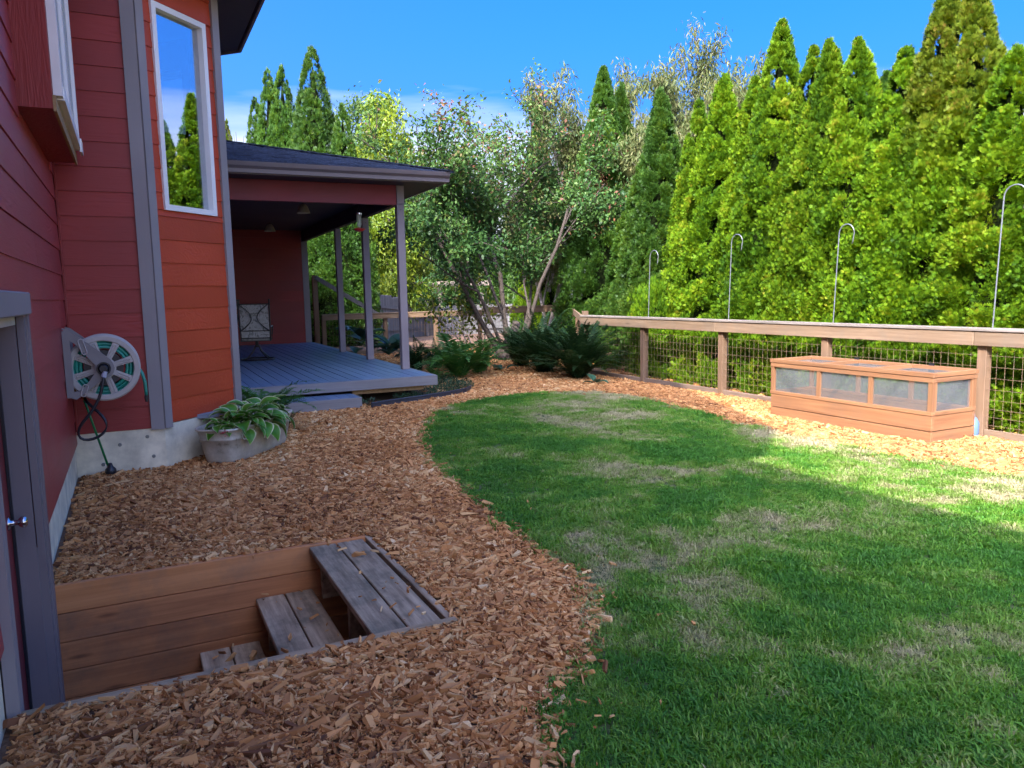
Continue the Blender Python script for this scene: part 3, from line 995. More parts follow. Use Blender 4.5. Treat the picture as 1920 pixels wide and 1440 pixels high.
# bay eave: dark soffit with a fascia board
def offs(pts, d):
    return pts
eave = [(-.6, 6.9), (.40, 6.93), (1.37, 7.92), (1.37, 9.78), (.30, 10.85), (-.6, 10.85)]
MB().prism([(-.7, 7.44), (.20, 7.445), (1.33, 7.96), (1.33, 9.76), (.28, 10.80), (-.7, 10.80)], 'Z', 4.37, 4.40).build('bay_soffit', M_soffit, house)
m = MB()
e2 = [(.60, 7.15), (1.37, 7.92), (1.37, 9.78), (.30, 10.85)]
for a, b in zip(e2, e2[1:]):
    m.obar((*a, 4.44), (*b, 4.44), .025, .17)
m.build('fascia', M_trimdk, house)
m = MB()
apex = (-.4, 8.9, 5.2)
e3 = [(-.6, 7.43), (.62, 7.13), (1.40, 7.91), (1.40, 9.8), (.31, 10.9), (-.6, 10.9)]
for a, b in zip(e3, e3[1:]):
    m.quad((*a, 4.54), (*b, 4.54), apex)
m.build('bay_roof', M_shingle, house)

# upper storey and roofs that stand above the picture and throw the shade over the yard
m = MB()
m.prism([(-8, 5.3), (0.0, 5.3), (0.0, 5.42), (-4.0, 7.1), (-8, 5.42)], 'Y', -5, 20)
m.build('main_roof', M_shingle, house)
MB().prism([(.82, 5.25), (.82, 6.55), (3.75, 8.95), (6.2, 8.95), (8.4, 8.3), (13.5, 7.1), (13.5, 5.25)], 'X', -7.0, .38).build('upper_storey', M_red_y, house)

# wing behind the porch
wingw = MB().box(-.7, 4.13, 20.015, 20.2, .1, 3.2).build('wing_wall', M_red_x, house)
for k in range(11):
    z0 = .33 + .265 * k
    MB().prism([(20.015 - o, z) for o, z in lap(0, z0, z0 + .265, .02)], 'X', -.5, 4.0).build('siding_plank', M_red_x, wingw)
MB().box(4.0, 4.15, 19.985, 20.03, .2, 3.0).build('corner_board', M_trim, house)
MB().box(4.02, 4.13, 20.2, 25, 0, 3.2).build('wing_side', M_red_y, house)

# bumped-out window box on the side wall
bx = MB().box(-.493, -.31, 5.23, 7.19, 2.60, 4.92).build('window_box', M_red_z, house)
MB().box(-.3098, -.293, 5.225, 7.195, 2.585, 2.675).build('bare_edge', M_rawwood, bx)
wf = MB()
wf.box(-.309, -.262, 5.30, 5.37, 2.69, 4.9).box(-.309, -.262, 7.08, 7.15, 2.69, 4.9).box(-.309, -.255, 5.37, 7.08, 2.68, 2.76).box(-.309, -.27, 6.18, 6.27, 2.76, 4.9).box(-.309, -.262, 5.37, 7.08, 4.82, 4.9)
wf.box(-.262, -.245, 7.0, 7.2, 2.66, 2.76)
wf = wf.build('window', M_white, house)
MB().box(-.295, -.290, 5.37, 6.18, 2.76, 4.82).box(-.290, -.285, 6.27, 7.08, 2.76, 4.82).build('pane', M_glass, wf)

# sunken door in the side wall
MB().box(-.494, -.452, 3.11, 3.2, -.8, 1.44).build('door_casing', M_trim, house)
fc = MB().box(-.498, -.462, 4.37, 4.425, -.8, 1.44).box(-.498, -.450, 4.4255, 4.495, -.8, 1.44).build('door_casing', M_trimdk, house)
MB().box(-.492, -.440, 3.09, 4.515, 1.44, 1.55, .006).build('head_casing', M_trim, house)
MB().box(-.62, -.498, 4.355, 4.40, -.8, 1.44).build('door_jamb', M_trimdk, house)
MB().box(-.62, -.498, 3.17, 3.215, -.8, 1.44).build('door_jamb', M_trimdk, house)
MB().box(-.62, -.496, 3.215, 4.355, 1.395, 1.44).build('head_jamb', plain('cream_head_jamb', (.42, .40, .35), rough=.5, noise=.1), house)
MB().box(-.59, -.578, 4.335, 4.354, -.8, 1.39).build('weather_strip', M_blackpl, house)
MB().box(-.59, -.578, 3.216, 3.235, -.8, 1.39).build('weather_strip', M_blackpl, house)
door = MB().box(-.64, -.592, 3.23, 4.338, -.78, 1.385).build('door', paint('red_door_paint', (.20, .026, .03), 'Z', rough=.4, bump=.03), house)
m = MB()
m.lathe([(0, 0), (.033, 0), (.033, .006), (.014, .012), (.011, .040), (.020, .046), (.028, .058), (.028, .070), (.018, .080), (0, .082)], 18, 'X', (-.592, 4.255, .455))
m.build('knob', M_chrome, door, smooth=True)
MB().box(-.72, -.64, 3.2, 4.4, -.9, 1.45).build('door_backing', M_soffit, house)

# brass garden tap on the side wall
tap = empty('garden_tap', (-.48, 7.03, .775), label='brass garden tap on the red wall under the hose reel', cat='tap')
m = MB().tube([(-.487, 7.03, .79), (-.43, 7.02, .79), (-.40, 7.01, .785)], .013, 8).tube([(-.405, 7.01, .787), (-.385, 7.0, .75), (-.375, 6.99, .715)], .014, 8)
m.lathe([(0, 0), (.03, 0), (.03, .006), (0, .006)], 12, 'X', (-.488, 7.03, .79)).box(-.435, -.39, 6.995, 7.035, .775, .815, .005)
m.build('tap_body', M_brass, tap, smooth=False)
m = MB().tube([(-.412, 7.012, .80), (-.398, 6.95, .81)], .006, 6)
for k in range(6):
    a = k * PI / 3
    m.tube([(-.398, 6.945, .81), (-.398 + .026 * math.cos(a), 6.942, .81 + .026 * math.sin(a))], .006, 5)
m.build('tap_handle', M_brass, tap)

# ------------------------------------------------------------------ hose reel
RX, RY, RZ = -.215, 6.93, .975
reel = empty('hose_reel', (RX, RY, RZ), label='taupe wall-mounted hose reel wound with teal garden hose', cat='hose reel')
def disk(y, front):
    b = MB(); bmx = b.bm
    seg, ro, ri, rh = 64, .262, .212, .075
    th = .012
    def ring(r, yy):
        return [bmx.verts.new((RX + r * math.cos(2 * PI * k / seg), yy, RZ + r * math.sin(2 * PI * k / seg))) for k in range(seg)]
    prof_o = [(ri, y), (ri + .006, y - .006), (ro - .012, y - .006), (ro, y + .004), (ro, y + th + .02), (ri, y + th)]
    rs = [ring(r, yy) for r, yy in prof_o]
    for a, c in zip(rs, rs[1:] + rs[:1]):
        for k in range(seg):
            bmx.faces.new([a[k], a[(k + 1) % seg], c[(k + 1) % seg], c[k]])
    # hub plate
    prof_i = [(rh + .012, y + .003), (rh, y - .004), (.03, y - .006), (.03, y + th), (rh + .012, y + th)]
    rs = [ring(r, yy) for r, yy in prof_i]
    for a, c in zip(rs, rs[1:] + rs[:1]):
        for k in range(seg):
            bmx.faces.new([a[k], a[(k + 1) % seg], c[(k + 1) % seg], c[k]])
    return b
wheel = disk(RY - .10, True).build('reel_flange', M_reel, reel)
disk(RY + .10, False).build('reel_flange', M_reel, reel)
for k in range(8):
    a = 2 * PI * k / 8 + .30
    ca, sa = math.cos(a), math.sin(a)
    b = MB()
    y = RY - .10
    for (w0, w1, y0, y1, r0, r1) in ((.020, .026, y - .003, y + .011, .07, .212),):
        V = []
        for r, w in ((r0, w0), (r1, w1)):
            for s in (-1, 1):
                for yy in (y0, y1):
                    V.append(b.bm.verts.new((RX + r * ca - s * w * sa, yy, RZ + r * sa + s * w * ca)))
        for q in [(0, 1, 3, 2), (4, 6, 7, 5), (0, 4, 5, 1), (2, 3, 7, 6), (0, 2, 6, 4), (1, 5, 7, 3)]:
            b.bm.faces.new([V[i] for i in q])
    # raised rib loop on the spoke
    loop = []
    for j in range(13):
        t = j / 12 * PI - PI / 2
        loop.append((.190 + .009 * math.cos(t), .010 * math.sin(t)))
    pts = [(.10, -.010)] + loop + [(.10, .010)]
    b.tube([(RX + r * ca - w * sa, y - .006, RZ + r * sa + w * ca) for r, w in pts], .0045, 5)
    b.build('spoke', M_reel, wheel)
# wound hose
m = MB()
for lay in range(3):
    rr = .165 + .026 * lay
    for j in range(6):
        yy = RY - .075 + .03 * j + .006 * (lay % 2)
        n = 40
        pts = [(RX + rr * math.cos(2 * PI * k / n), yy + .004 * math.sin(k), RZ + rr * math.sin(2 * PI * k / n)) for k in range(n + 1)]
        m.tube(pts, .0135, 7, cap=False)
m.build('wound_hose', M_teal, reel, smooth=True)
MB().lathe([(.14, -.09), (.14, .09)], 24, 'Y', (RX, RY, RZ)).build('drum', M_blackpl, reel)
m = MB().tube([(RX + .19, RY - .03, RZ + .06), (RX + .235, RY - .06, RZ + .0), (RX + .268, RY - .08, RZ - .06), (RX + .283, RY - .09, RZ - .13), (RX + .286, RY - .09, RZ - .20), (RX + .286, RY - .09, RZ - .245)], .0135, 8)
m.build('hose_end', M_teal, reel, smooth=True)
MB().tube([(RX + .286, RY - .09, RZ - .24), (RX + .286, RY - .09, RZ - .272)], .016, 8).tube([(RX + .286, RY - .09, RZ - .272), (RX + .286, RY - .09, RZ - .292)], .013, 8).build('coupling', M_blackpl, reel)
# bracket: two swept arms and back plates
def arm(y, r0):
    b = MB()
    top = [(-.478, RZ + .325), (-.478, RZ + .235)]
    # outline of a triangular bracket with rounded nose round the hub
    out = [(-.478, RZ + .325), (-.440, RZ + .315), (RX - .02, RZ + .135), (RX + .055, RZ + .065)]
    for j in range(7):
        t = math.radians(50 - j * 22)
        out.append((RX + .078 * math.cos(t), RZ + .078 * math.sin(t)))
    out += [(RX - .03, RZ - .10), (RX - .16, RZ - .20), (RX - .20, RZ - .23), (-.42, RZ - .235), (-.478, RZ - .2)]
    inn = [(-.43, RZ + .225), (-.40, RZ + .205), (RX - .09, RZ + .075), (RX - .055, RZ + .03), (RX - .062, RZ - .03), (RX - .10, RZ - .085), (-.38, RZ - .165), (-.43, RZ - .17)]
    # build as a strip between outer and inner outlines
    def rs(P, n):
        P = [Vector((p[0], 0, p[1])) for p in P]
        L = [0]
        for a, c in zip(P, P[1:]): L.append(L[-1] + (c - a).length)
        res = []
        for i in range(n):
            s = L[-1] * i / (n - 1)
            k = max(j for j in range(len(L)) if L[j] <= s + 1e-9)
            k = min(k, len(P) - 2)
            f = (s - L[k]) / max(L[k + 1] - L[k], 1e-9)
            res.append(P[k].lerp(P[k + 1], f))
        return res
    n = 26
    O, I = rs(out, n), rs(inn, n)
    bmx = b.bm
    rows = []
    for o, i in zip(O, I):
        rows.append([bmx.verts.new((o.x, y, o.z)), bmx.verts.new((i.x, y, i.z)), bmx.verts.new((i.x, y + .03, i.z)), bmx.verts.new((o.x, y + .03, o.z))])
    for a, c in zip(rows, rows[1:]):
        for k in range(4):
            bmx.faces.new([a[k], a[(k + 1) % 4], c[(k + 1) % 4], c[k]])
    bmx.faces.new(rows[0]); bmx.faces.new(rows[-1][::-1])
    b.box(-.479, -.43, y - .001, y + .031, RZ - .215, RZ + .30)
    return b
arm(RY - .165, 0).build('bracket', M_reel2, reel)
arm(RY + .135, 0).build('bracket', M_reel2, reel)
m = MB()
for (xa, za, xb, zb) in ((-.36, RZ + .232, RX - .12, RZ + .120), (-.37, RZ - .20, RX - .13, RZ - .125)):
    d = Vector((xb - xa, 0, zb - za)).normalized(); nn = Vector((-d.z, 0, d.x))
    pts = []
    for j in range(17):
        t = j / 16 * 2 * PI
        cc = Vector((xa, 0, za)).lerp(Vector((xb, 0, zb)), .5 + .5 * (1 if math.cos(t) > 0 else -1) * .75)
        p = cc + d * .018 * math.cos(t) + nn * .018 * math.sin(t)
        pts.append((p.x, RY - .168, p.z))
    m.tube(pts, .0045, 5)
m.build('bracket_rib', M_reel, reel)
m = MB().lathe([(0, -.215), (.026, -.215), (.032, -.205), (.034, -.16), (.034, .0), (0, 0)], 18, 'Y', (RX, RY, RZ))
m.lathe([(.040, -.178), (.052, -.178), (.052, -.160), (.040, -.160), (.040, -.178)], 24, 'Y', (RX, RY, RZ))
m.build('hub', M_blackpl, reel, smooth=False)
MB().tube([(RX + .008, RY - .20, RZ - .02), (RX - .004, RY - .205, RZ - .065)], .019, 10).build('swivel', plain('pale_blue_grey_plastic', (.36, .38, .46), rough=.4), reel)

lead = MB().tube([(RX - .004, RY - .205, RZ - .05), (RX - .012, RY - .21, RZ - .12), (RX - .045, RY - .22, RZ - .23), (RX - .105, RY - .22, RZ - .33), (RX - .18, RY - .21, RZ - .41), (RX - .215, RY - .19, RZ - .475), (RX - .205, RY - .18, RZ - .535), (RX - .15, RY - .18, RZ - .555), (RX - .07, RY - .185, RZ - .535), (RX - .015, RY - .19, RZ - .485), (RX - .006, RY - .19, RZ - .43), (RX - .035, RY - .17, RZ - .37), (RX - .095, RY - .11, RZ - .31), (RX - .145, RY - .04, RZ - .265), (RX - .160, RY + .05, RZ - .235)], .0125, 10).build('leader_hose', M_blackrub, smooth=True)
sub = lead.modifiers.new('s', 'SUBSURF'); sub.levels = 1; sub.render_levels = 1
tag(lead, 'black rubber leader hose looping from the reel hub to the brass tap', 'hose')
stk = empty('garden_stake', (-.25, 7.33, .03), label='green metal garden pole with black knob leaning on the footing', cat='garden stake')
MB().tube([(-.40, 7.30, .70), (-.355, 7.31, .5), (-.25, 7.33, .045)], .0095, 8).build('pole', M_green, stk, smooth=True)
MB().lathe([(0, -.045), (.03, -.04), (.045, -.01), (.042, .02), (.022, .04), (.014, .07), (0, .07)], 14, 'Z', (-.243, 7.315, .05)).build('knob', M_blackpl, stk, smooth=True)
MB().tube([(-.415, 7.297, .77), (-.40, 7.30, .69)], .014, 8).build('grip', M_blackpl, stk)

# ------------------------------------------------------------------ sunken stair in front of the door
well = empty('stair_well', (.4, 3.83, 0), label='sunken plank-lined stair well with cedar side boards below the door', cat='stair well')
for k in range(5):
    z1 = .022 - .158 * k
    MB().box(-.478, PX1 - .03, 4.53, 4.566, z1 - .153, z1, .003).build('side_board', M_cedar_x if k else wood('orange_top_board', (.42, .16, .05), (.58, .25, .095), 'X', knots=.6, dirt=(.13, .11, .08), dirt_amt=.5), well)
    MB().box(-.478, PX1 + .0, 3.10, 3.14, z1 - .155, z1 + (.012 if k == 0 else 0), .003).build('side_board', M_curb if k == 0 else M_cedar_x, well)
    MB().box(PX1 - .03, PX1 + .006, 3.142, 4.566, z1 - .155, z1 - .004, .003).build('end_board', M_tread, well)
MB().box(-.6, 1.3, 3.05, 4.6, -.86, -.80).build('floor_slab', M_conc, well)
steps = empty('stairs', (.7, 3.83, -.8), label='weathered open-riser timber steps leading down into the well', cat='stairs')
for (x0, z) in ((.86, .012), (.54, -.245), (.22, -.50)):
    for j in range(2):
        MB().box(x0 + .167 * j, x0 + .167 * j + .158, 3.142, 4.528, z - .038, z, .004).build('tread', M_tread, steps)
    for y in (3.16, 3.80, 4.44):
        MB().box(x0 + .05, x0 + .30, y, y + .04, z - .30 if z > -.4 else -.80, z - .039).build('stringer', M_tread, steps)

# ------------------------------------------------------------------ tub planter with hosta
TUBC = Vector((.945, 7.735, 0)); TA = math.atan2(.795, .607)
tub = empty('planter_tub', TUBC, (0, 0, TA), label='old oval galvanised washtub used as a planter beside the bay', cat='planter')
b = MB(); bmx = b.bm
def oval(a, c, z, n=48):
    out = []
    for k in range(n):
        t = 2 * PI * k / n
        ct, st = math.cos(t), math.sin(t)
        e = .52
        wob = 1 + .012 * math.sin(3 * t + 1) + .008 * math.sin(7 * t)
        out.append(bmx.verts.new((a * math.copysign(abs(ct) ** e, ct) * wob, c * math.copysign(abs(st) ** e, st) * wob, z)))
    return out
prof = [(.535, .165, .0), (.548, .173, .004), (.56, .181, .05), (.58, .195, .13), (.604, .211, .225), (.611, .217, .23), (.611, .217, .245), (.607, .213, .25), (.628, .228, .315), (.642, .242, .322), (.642, .242, .336), (.628, .228, .34), (.618, .218, .33), (.60, .20, .25)]
rings = [oval(*p) for p in prof]
for a, c in zip(rings, rings[1:]):
    for k in range(48):
        bmx.faces.new([a[k], a[(k + 1) % 48], c[(k + 1) % 48], c[k]])
bmx.faces.new(rings[0][::-1])
b.build('tub_shell', M_galv, tub, smooth=True, wchild=False)
b = MB(); bmx = b.bm
r0 = oval(.605, .205, .29)
for v in r0: v.co.z += random.uniform(-.012, .012)
bmx.faces.new(r0)
b.build('soil', M_soil, tub, wchild=False)
m = MB()
pts = [(-.44 + .075 * math.sin(t) * 1.0, -.262 - .02 - .0 * t, .275 - .045 * (1 - math.cos(t)) * .9) for t in np.linspace(-PI / 2 * 1.15, PI / 2 * 1.15, 9)]
pts = [(-.50, -.24, .29), (-.50, -.235, .25), (-.485, -.240, .232), (-.43, -.242, .228), (-.385, -.240, .234), (-.375, -.236, .25), (-.375, -.218, .285)]
m.tube(pts, .006, 6)
m.build('handle', M_galv, tub, wchild=False)

def hosta_leaf_mesh(kind):
    nl, nw = 8, 7
    V, F, T = [], [], []
    for i in range(nl + 1):
        u = i / nl
        wdt = .072 * (math.sin(PI * min(u, .999) ** .72) ** .85) if u > 0 else .004
        wdt = max(wdt, .003)
        zz = .055 * math.sin(u * PI * .62) - .085 * u * u
        for j in range(nw):
            s = (j / (nw - 1) - .5) * 2
            V.append((wdt * s * 1.0, .03 + u * .2, zz + .016 * abs(s) ** 1.5 + .003 * math.sin(s * 9)))
            edge = max(abs(s) ** 1.0, (u - .80) / .2 if u > .8 else 0)
            T.append(min(1, edge * .98 + (.0 if kind else 0)))
    for i in range(nl):
        for j in range(nw - 1):
            a = i * nw + j
            F.append((a, a + 1, a + nw + 1, a + nw))
    return npmesh('hosta_leaf', V, F, T, smooth=True, mat=M_hosta_y if kind else M_hosta)
HL = [hosta_leaf_mesh(0), hosta_leaf_mesh(1)]
hosta = empty('hosta_plant', TUBC + Vector((.0, -.02, .27)), (0, 0, 0), label='variegated hosta with cream leaf margins spilling from the tub', cat='plant')
hrng = random.Random(5)
ux, uy = Vector((math.cos(TA), math.sin(TA), 0)), Vector((math.sin(TA), -math.cos(TA), 0))   # uy points to the camera side
nleaf = 0
for (cu_, cv_, sc_, nn_) in ((-.48, .02, .55, 15), (-.27, .07, .86, 30), (-.02, .08, .92, 36), (.24, .06, .84, 24)):
    for i in range(nn_):
        f = (i + .5) / nn_                     # 0 inner upright .. 1 outer drooping
        a = i * 2.39996 + hrng.uniform(-.3, .3)
        c = ux * cu_ + uy * cv_
        rad_ = (.02 + .13 * f) * sc_
        p = c + Vector((math.cos(a), math.sin(a), 0)) * rad_
        tilt = .55 - 1.45 * f + hrng.uniform(-.2, .2)
        z = (.03 + .09 * (1 - f) + hrng.uniform(0, .05)) * (.6 + .4 * sc_)
        s_ = hrng.uniform(.85, 1.25) * sc_
        yellow = f > .72 and hrng.random() < .13
        o = link('leaf', HL[1 if yellow else 0])
        o.parent = hosta
        o.location = (p.x, p.y, z)
        o.rotation_euler = Euler((tilt, hrng.uniform(-.3, .3), a - PI / 2), 'XYZ')
        o.scale = (s_ * 1.1, s_, s_)
stem = MB()
for i in range(26):
    u = hrng.uniform(-.4, .42); vv = hrng.uniform(-.05, .16)
    p = ux * u + uy * vv
    stem.tube([TUBC + p * .6 + Vector((0, 0, .26)), TUBC + p * 1.05 + Vector((0, 0, .38))], .004, 4)
stem.build('stem', plain('pale_green_stem', (.12, .2, .05), rough=.5), hosta)
flower = MB()
for k in range(14):
    d = Vector((hrng.gauss(0, .014), hrng.gauss(0, .014), hrng.gauss(0, .010)))
    c0 = Vector((.675, 7.16, .315)) + d
    flower.lathe([(0, -.007), (.009, 0), (0, .007)], 6, 'Z', c0)
tag(flower.build('faded_flower', plain('dusty_red_petal', (.35, .05, .06), rough=.6)), 'small dusty red flower head at the tub rim', 'flower')

# ------------------------------------------------------------------ deck and step
deck = empty('porch_deck', (2.0, 15, 0), label='blue-grey stained timber porch deck under the roof', cat='deck')
k = 0
x = .15
while x < 3.88:
    x1 = min(x + .142, 3.90)
    xs = .028
    b = MB()
    # boards run away from the camera, very slightly splayed
    V = [(x, 10.452, 0), (x1, 10.452, 0), (x1 + xs * (x1 / 3.9) * 9.5, 19.98, 0), (x + xs * (x1 / 3.9) * 9.5, 19.98, 0)]
    zt = .335 + random.uniform(-.0015, .0015)
    lo = [b.bm.verts.new((p[0], p[1], zt - .032)) for p in V]; hi = [b.bm.verts.new((p[0], p[1], zt)) for p in V]
    b.bm.faces.new(hi); b.bm.faces.new(lo[::-1])
    for i in range(4):
        b.bm.faces.new([lo[i], lo[(i + 1) % 4], hi[(i + 1) % 4], hi[i]])
    b.build('deck_board', M_deck, deck)
    x += .150
MB().box(.15, 3.935, 10.405, 10.449, .195, .332, .003).build('front_fascia', M_deckx, deck)
m = MB().obar((3.925, 10.452, .262), (4.19, 19.98, .262), .04, .135)
m.build('side_fascia', M_deckx, deck)
MB().box(2.70, 3.75, 10.50, 10.54, .13, .20).build('joist', M_rawwood, deck)
m = MB()
for xx in (1.0, 2.3, 3.7):
    for yy in (11.2, 14.5, 18):
        m.box(xx, xx + .1, yy, yy + .1, 0, .30)
m.box(.15, 3.8, 12.5, 12.54, .12, .30)
m.build('footing', M_soffit, deck)
stp = empty('deck_step', (1.8, 10.2, 0), label='single low grey timber step in front of the porch deck', cat='step')
x = .92
while x < 2.66:
    MB().box(x, min(x + .142, 2.66), 9.99, 10.46, .125, .157, .002).build('step_board', M_deck, stp)
    x += .150
MB().box(.92, 2.685, 9.955, 9.987, .01, .155, .003).build('step_fascia', M_deckx, stp)
MB().box(2.663, 2.686, 9.99, 10.40, .01, .155).build('step_fascia', M_deckx, stp)

# ------------------------------------------------------------------ porch
porch = empty('porch', (2.5, 15, .335), label='open porch with grey square posts, red beam and low hipped shingle roof', cat='porch')
for (px, py) in ((3.83, 11.55), (3.895, 13.75), (3.95, 16.0)):
    p = MB().box(px - .058, px + .058, py - .058, py + .058, .336, 2.88, .004).build('post', M_post, porch)
    m = MB().lathe([(0, -.004), (.011, -.004), (.011, 0)], 8, 'Y', (px, py - .0585, 2.80))
    m.build('bolt', M_gutter, p)
MB().box(.45, 3.77, 11.50, 11.60, 2.87, 3.16).build('front_beam', paint('red_beam_paint', (.22, .032, .042), 'X', rough=.5, bump=.2), porch)
MB().box(3.772, 3.89, 11.478, 11.61, 2.885, 3.16, .003).build('beam_cap', M_post, porch)
m = MB().obar((3.84, 11.62, 3.02), (4.06, 19.98, 3.02), .10, .26)
m.build('side_beam', M_soffit, porch)
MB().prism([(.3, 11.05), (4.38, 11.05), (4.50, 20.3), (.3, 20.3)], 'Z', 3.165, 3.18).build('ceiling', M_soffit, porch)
# K-style gutter along the front, plain fascia on the side
gp = [(11.02, 3.165), (10.955, 3.165), (10.95, 3.215), (10.915, 3.25), (10.905, 3.285), (10.90, 3.305), (10.915, 3.305), (10.93, 3.26), (11.02, 3.26)]
MB().prism(gp, 'X', .3, 4.43).build('gutter', M_gutter, porch)
MB().box(.3, 4.40, 11.021, 11.045, 3.155, 3.30).build('fascia', M_trimx, porch)
m = MB().obar((4.405, 11.02, 3.23), (4.53, 20.4, 3.23), .03, .15)
m.build('fascia', M_trim, porch)
# hipped roof deck and shingle courses
SL = .268
hipA = Vector((4.46, 10.93, 3.305))
def fz(y): return 3.305 + SL * (y - 10.93)
m = MB()
m.quad((.3, 10.93, 3.30), (4.46, 10.93, 3.30), (.3, 15.09, 3.30 + SL * 4.16))
m.quad((4.46, 10.93, 3.30), (4.6, 20.5, 3.30), (.3, 20.5, 3.30 + SL * 4.2), (.3, 15.09, 3.30 + SL * 4.16))
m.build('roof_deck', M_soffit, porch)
b = MB()
rs = random.Random(3)
course = .135
nC = int(4.16 / course)
for i in range(nC):
    y0 = 10.91 + i * course; y1 = y0 + course + .03
    xr = 4.47 - (y0 - 10.93)
    x = .3
    while x < xr:
        w = rs.uniform(.12, .32)
        x1 = min(x + w, xr)
        dz = rs.choice((.004, .004, .011, .014))
        ex = rs.uniform(-.006, .004)
        za, zb = fz(y0) + .012 + dz, fz(y1) + .002 + dz * .3
        v = [(x, y0 + ex, za), (x1, y0 + ex, za), (x1, y1, zb), (x, y1, zb)]
        b.quad(*v)
        b.quad((x, y0 + ex, za), (x, y0 + ex, za - .016), (x1, y0 + ex, za - .016), (x1, y0 + ex, za))
        x = x1
# side slope courses
for i in range(30):
    xx0 = 4.50 - i * course; xx1 = xx0 - course - .03
    y = 10.93 + (4.47 - xx0)
    while y < 20.5:
        w = rs.uniform(.25, .6); y1 = min(y + w, 20.5)
        dz = rs.choice((.004, .011))
        za = 3.305 + SL * (4.46 - xx0) + .012 + dz; zb = 3.305 + SL * (4.46 - xx1) + .003
        b.quad((xx0, y, za), (xx0, y1, za), (xx1, y1, zb), (xx1, y, zb))
        y = y1
o = b.build('shingles', M_shingle, porch); tag(o, kind='stuff')
m = MB()
for i in range(26):
    d0 = i * .16
    p0 = hipA + Vector((-d0, d0, SL * d0 + .02)); p1 = hipA + Vector((-d0 - .2, d0 + .2, SL * (d0 + .2) + .012))
    m.obar(p0, p1, .22, .012)
m.build('hip_cap', M_shingle, porch)

# hanging lamps in the porch
M_shade = plain('cream_metal_lampshade', (.42, .37, .26), rough=.5, noise=.1)
def lamp(x, y, zt, r, label):
    e = empty('pendant_lamp', (x, y, 3.16), label=label, cat='lamp', group='lamps hanging under the porch ceiling')
    MB().lathe([(.02, .0), (.05, -.01), (.085, -.06), (r * .98, -.15), (r, -.16), (r * .96, -.158), (.07, -.06), (.02, -.02)], 18, 'Z', (x, y, zt)).build('lamp_shade', M_shade, e, smooth=True)
    MB().tube([(x, y, 3.16), (x, y, zt - .02)], .008, 6).build('cord', M_blackpl, e)
    MB().lathe([(0, -.10), (.03, -.09), (.035, -.06), (0, -.03)], 10, 'Z', (x, y, zt)).build('bulb', M_white, e)
lamp(2.87, 14.0, 3.13, .115, 'larger cream dome lamp hanging near the front of the porch')
lamp(2.93, 18.0, 3.13, .125, 'smaller looking dome lamp hanging deep in the porch')

# hummingbird feeder
FX, FY = 3.285, 11.9
fd = empty('bird_feeder', (FX, FY, 2.88), label='clear glass bird feeder with red base hanging from the porch beam', cat='bird feeder')
MB().lathe([(0, 2.775), (.040, 2.775), (.044, 2.765), (.044, 2.745), (.040, 2.74), (.040, 2.60), (.032, 2.575), (.020, 2.56), (.020, 2.54), (0, 2.54)], 18, 'Z', (FX, FY, 0)).build('bottle', M_clear, fd, smooth=True)
MB().lathe([(.045, 2.772), (.047, 2.772), (.047, 2.752), (.045, 2.752), (.045, 2.772)], 18, 'Z', (FX, FY, 0)).lathe([(.0, 2.778), (.046, 2.774), (.046, 2.77), (0, 2.77)], 18, 'Z', (FX, FY, 0)).build('cap', M_chrome, fd)
m = MB().lathe([(0, 2.545), (.05, 2.545), (.085, 2.535), (.09, 2.525), (.06, 2.50), (.03, 2.488), (0, 2.488)], 20, 'Z', (FX, FY, 0))
m.build('red_base', plain('red_feeder_plastic', (.45, .02, .02), rough=.35), fd, smooth=True)
MB().lathe([(.092, 2.532), (.102, 2.530), (.102, 2.526), (.092, 2.526), (.092, 2.532)], 20, 'Z', (FX, FY, 0)).build('perch_ring', plain('red_feeder_perch', (.42, .02, .02), rough=.35), fd)
m = MB().tube([(FX, FY, 3.165), (FX, FY, 2.855)], .002, 4).tube([(FX, FY, 2.855), (FX - .042, FY, 2.79)], .002, 4).tube([(FX, FY, 2.855), (FX + .042, FY, 2.79)], .002, 4)
m.build('hanger', M_gutter, fd)

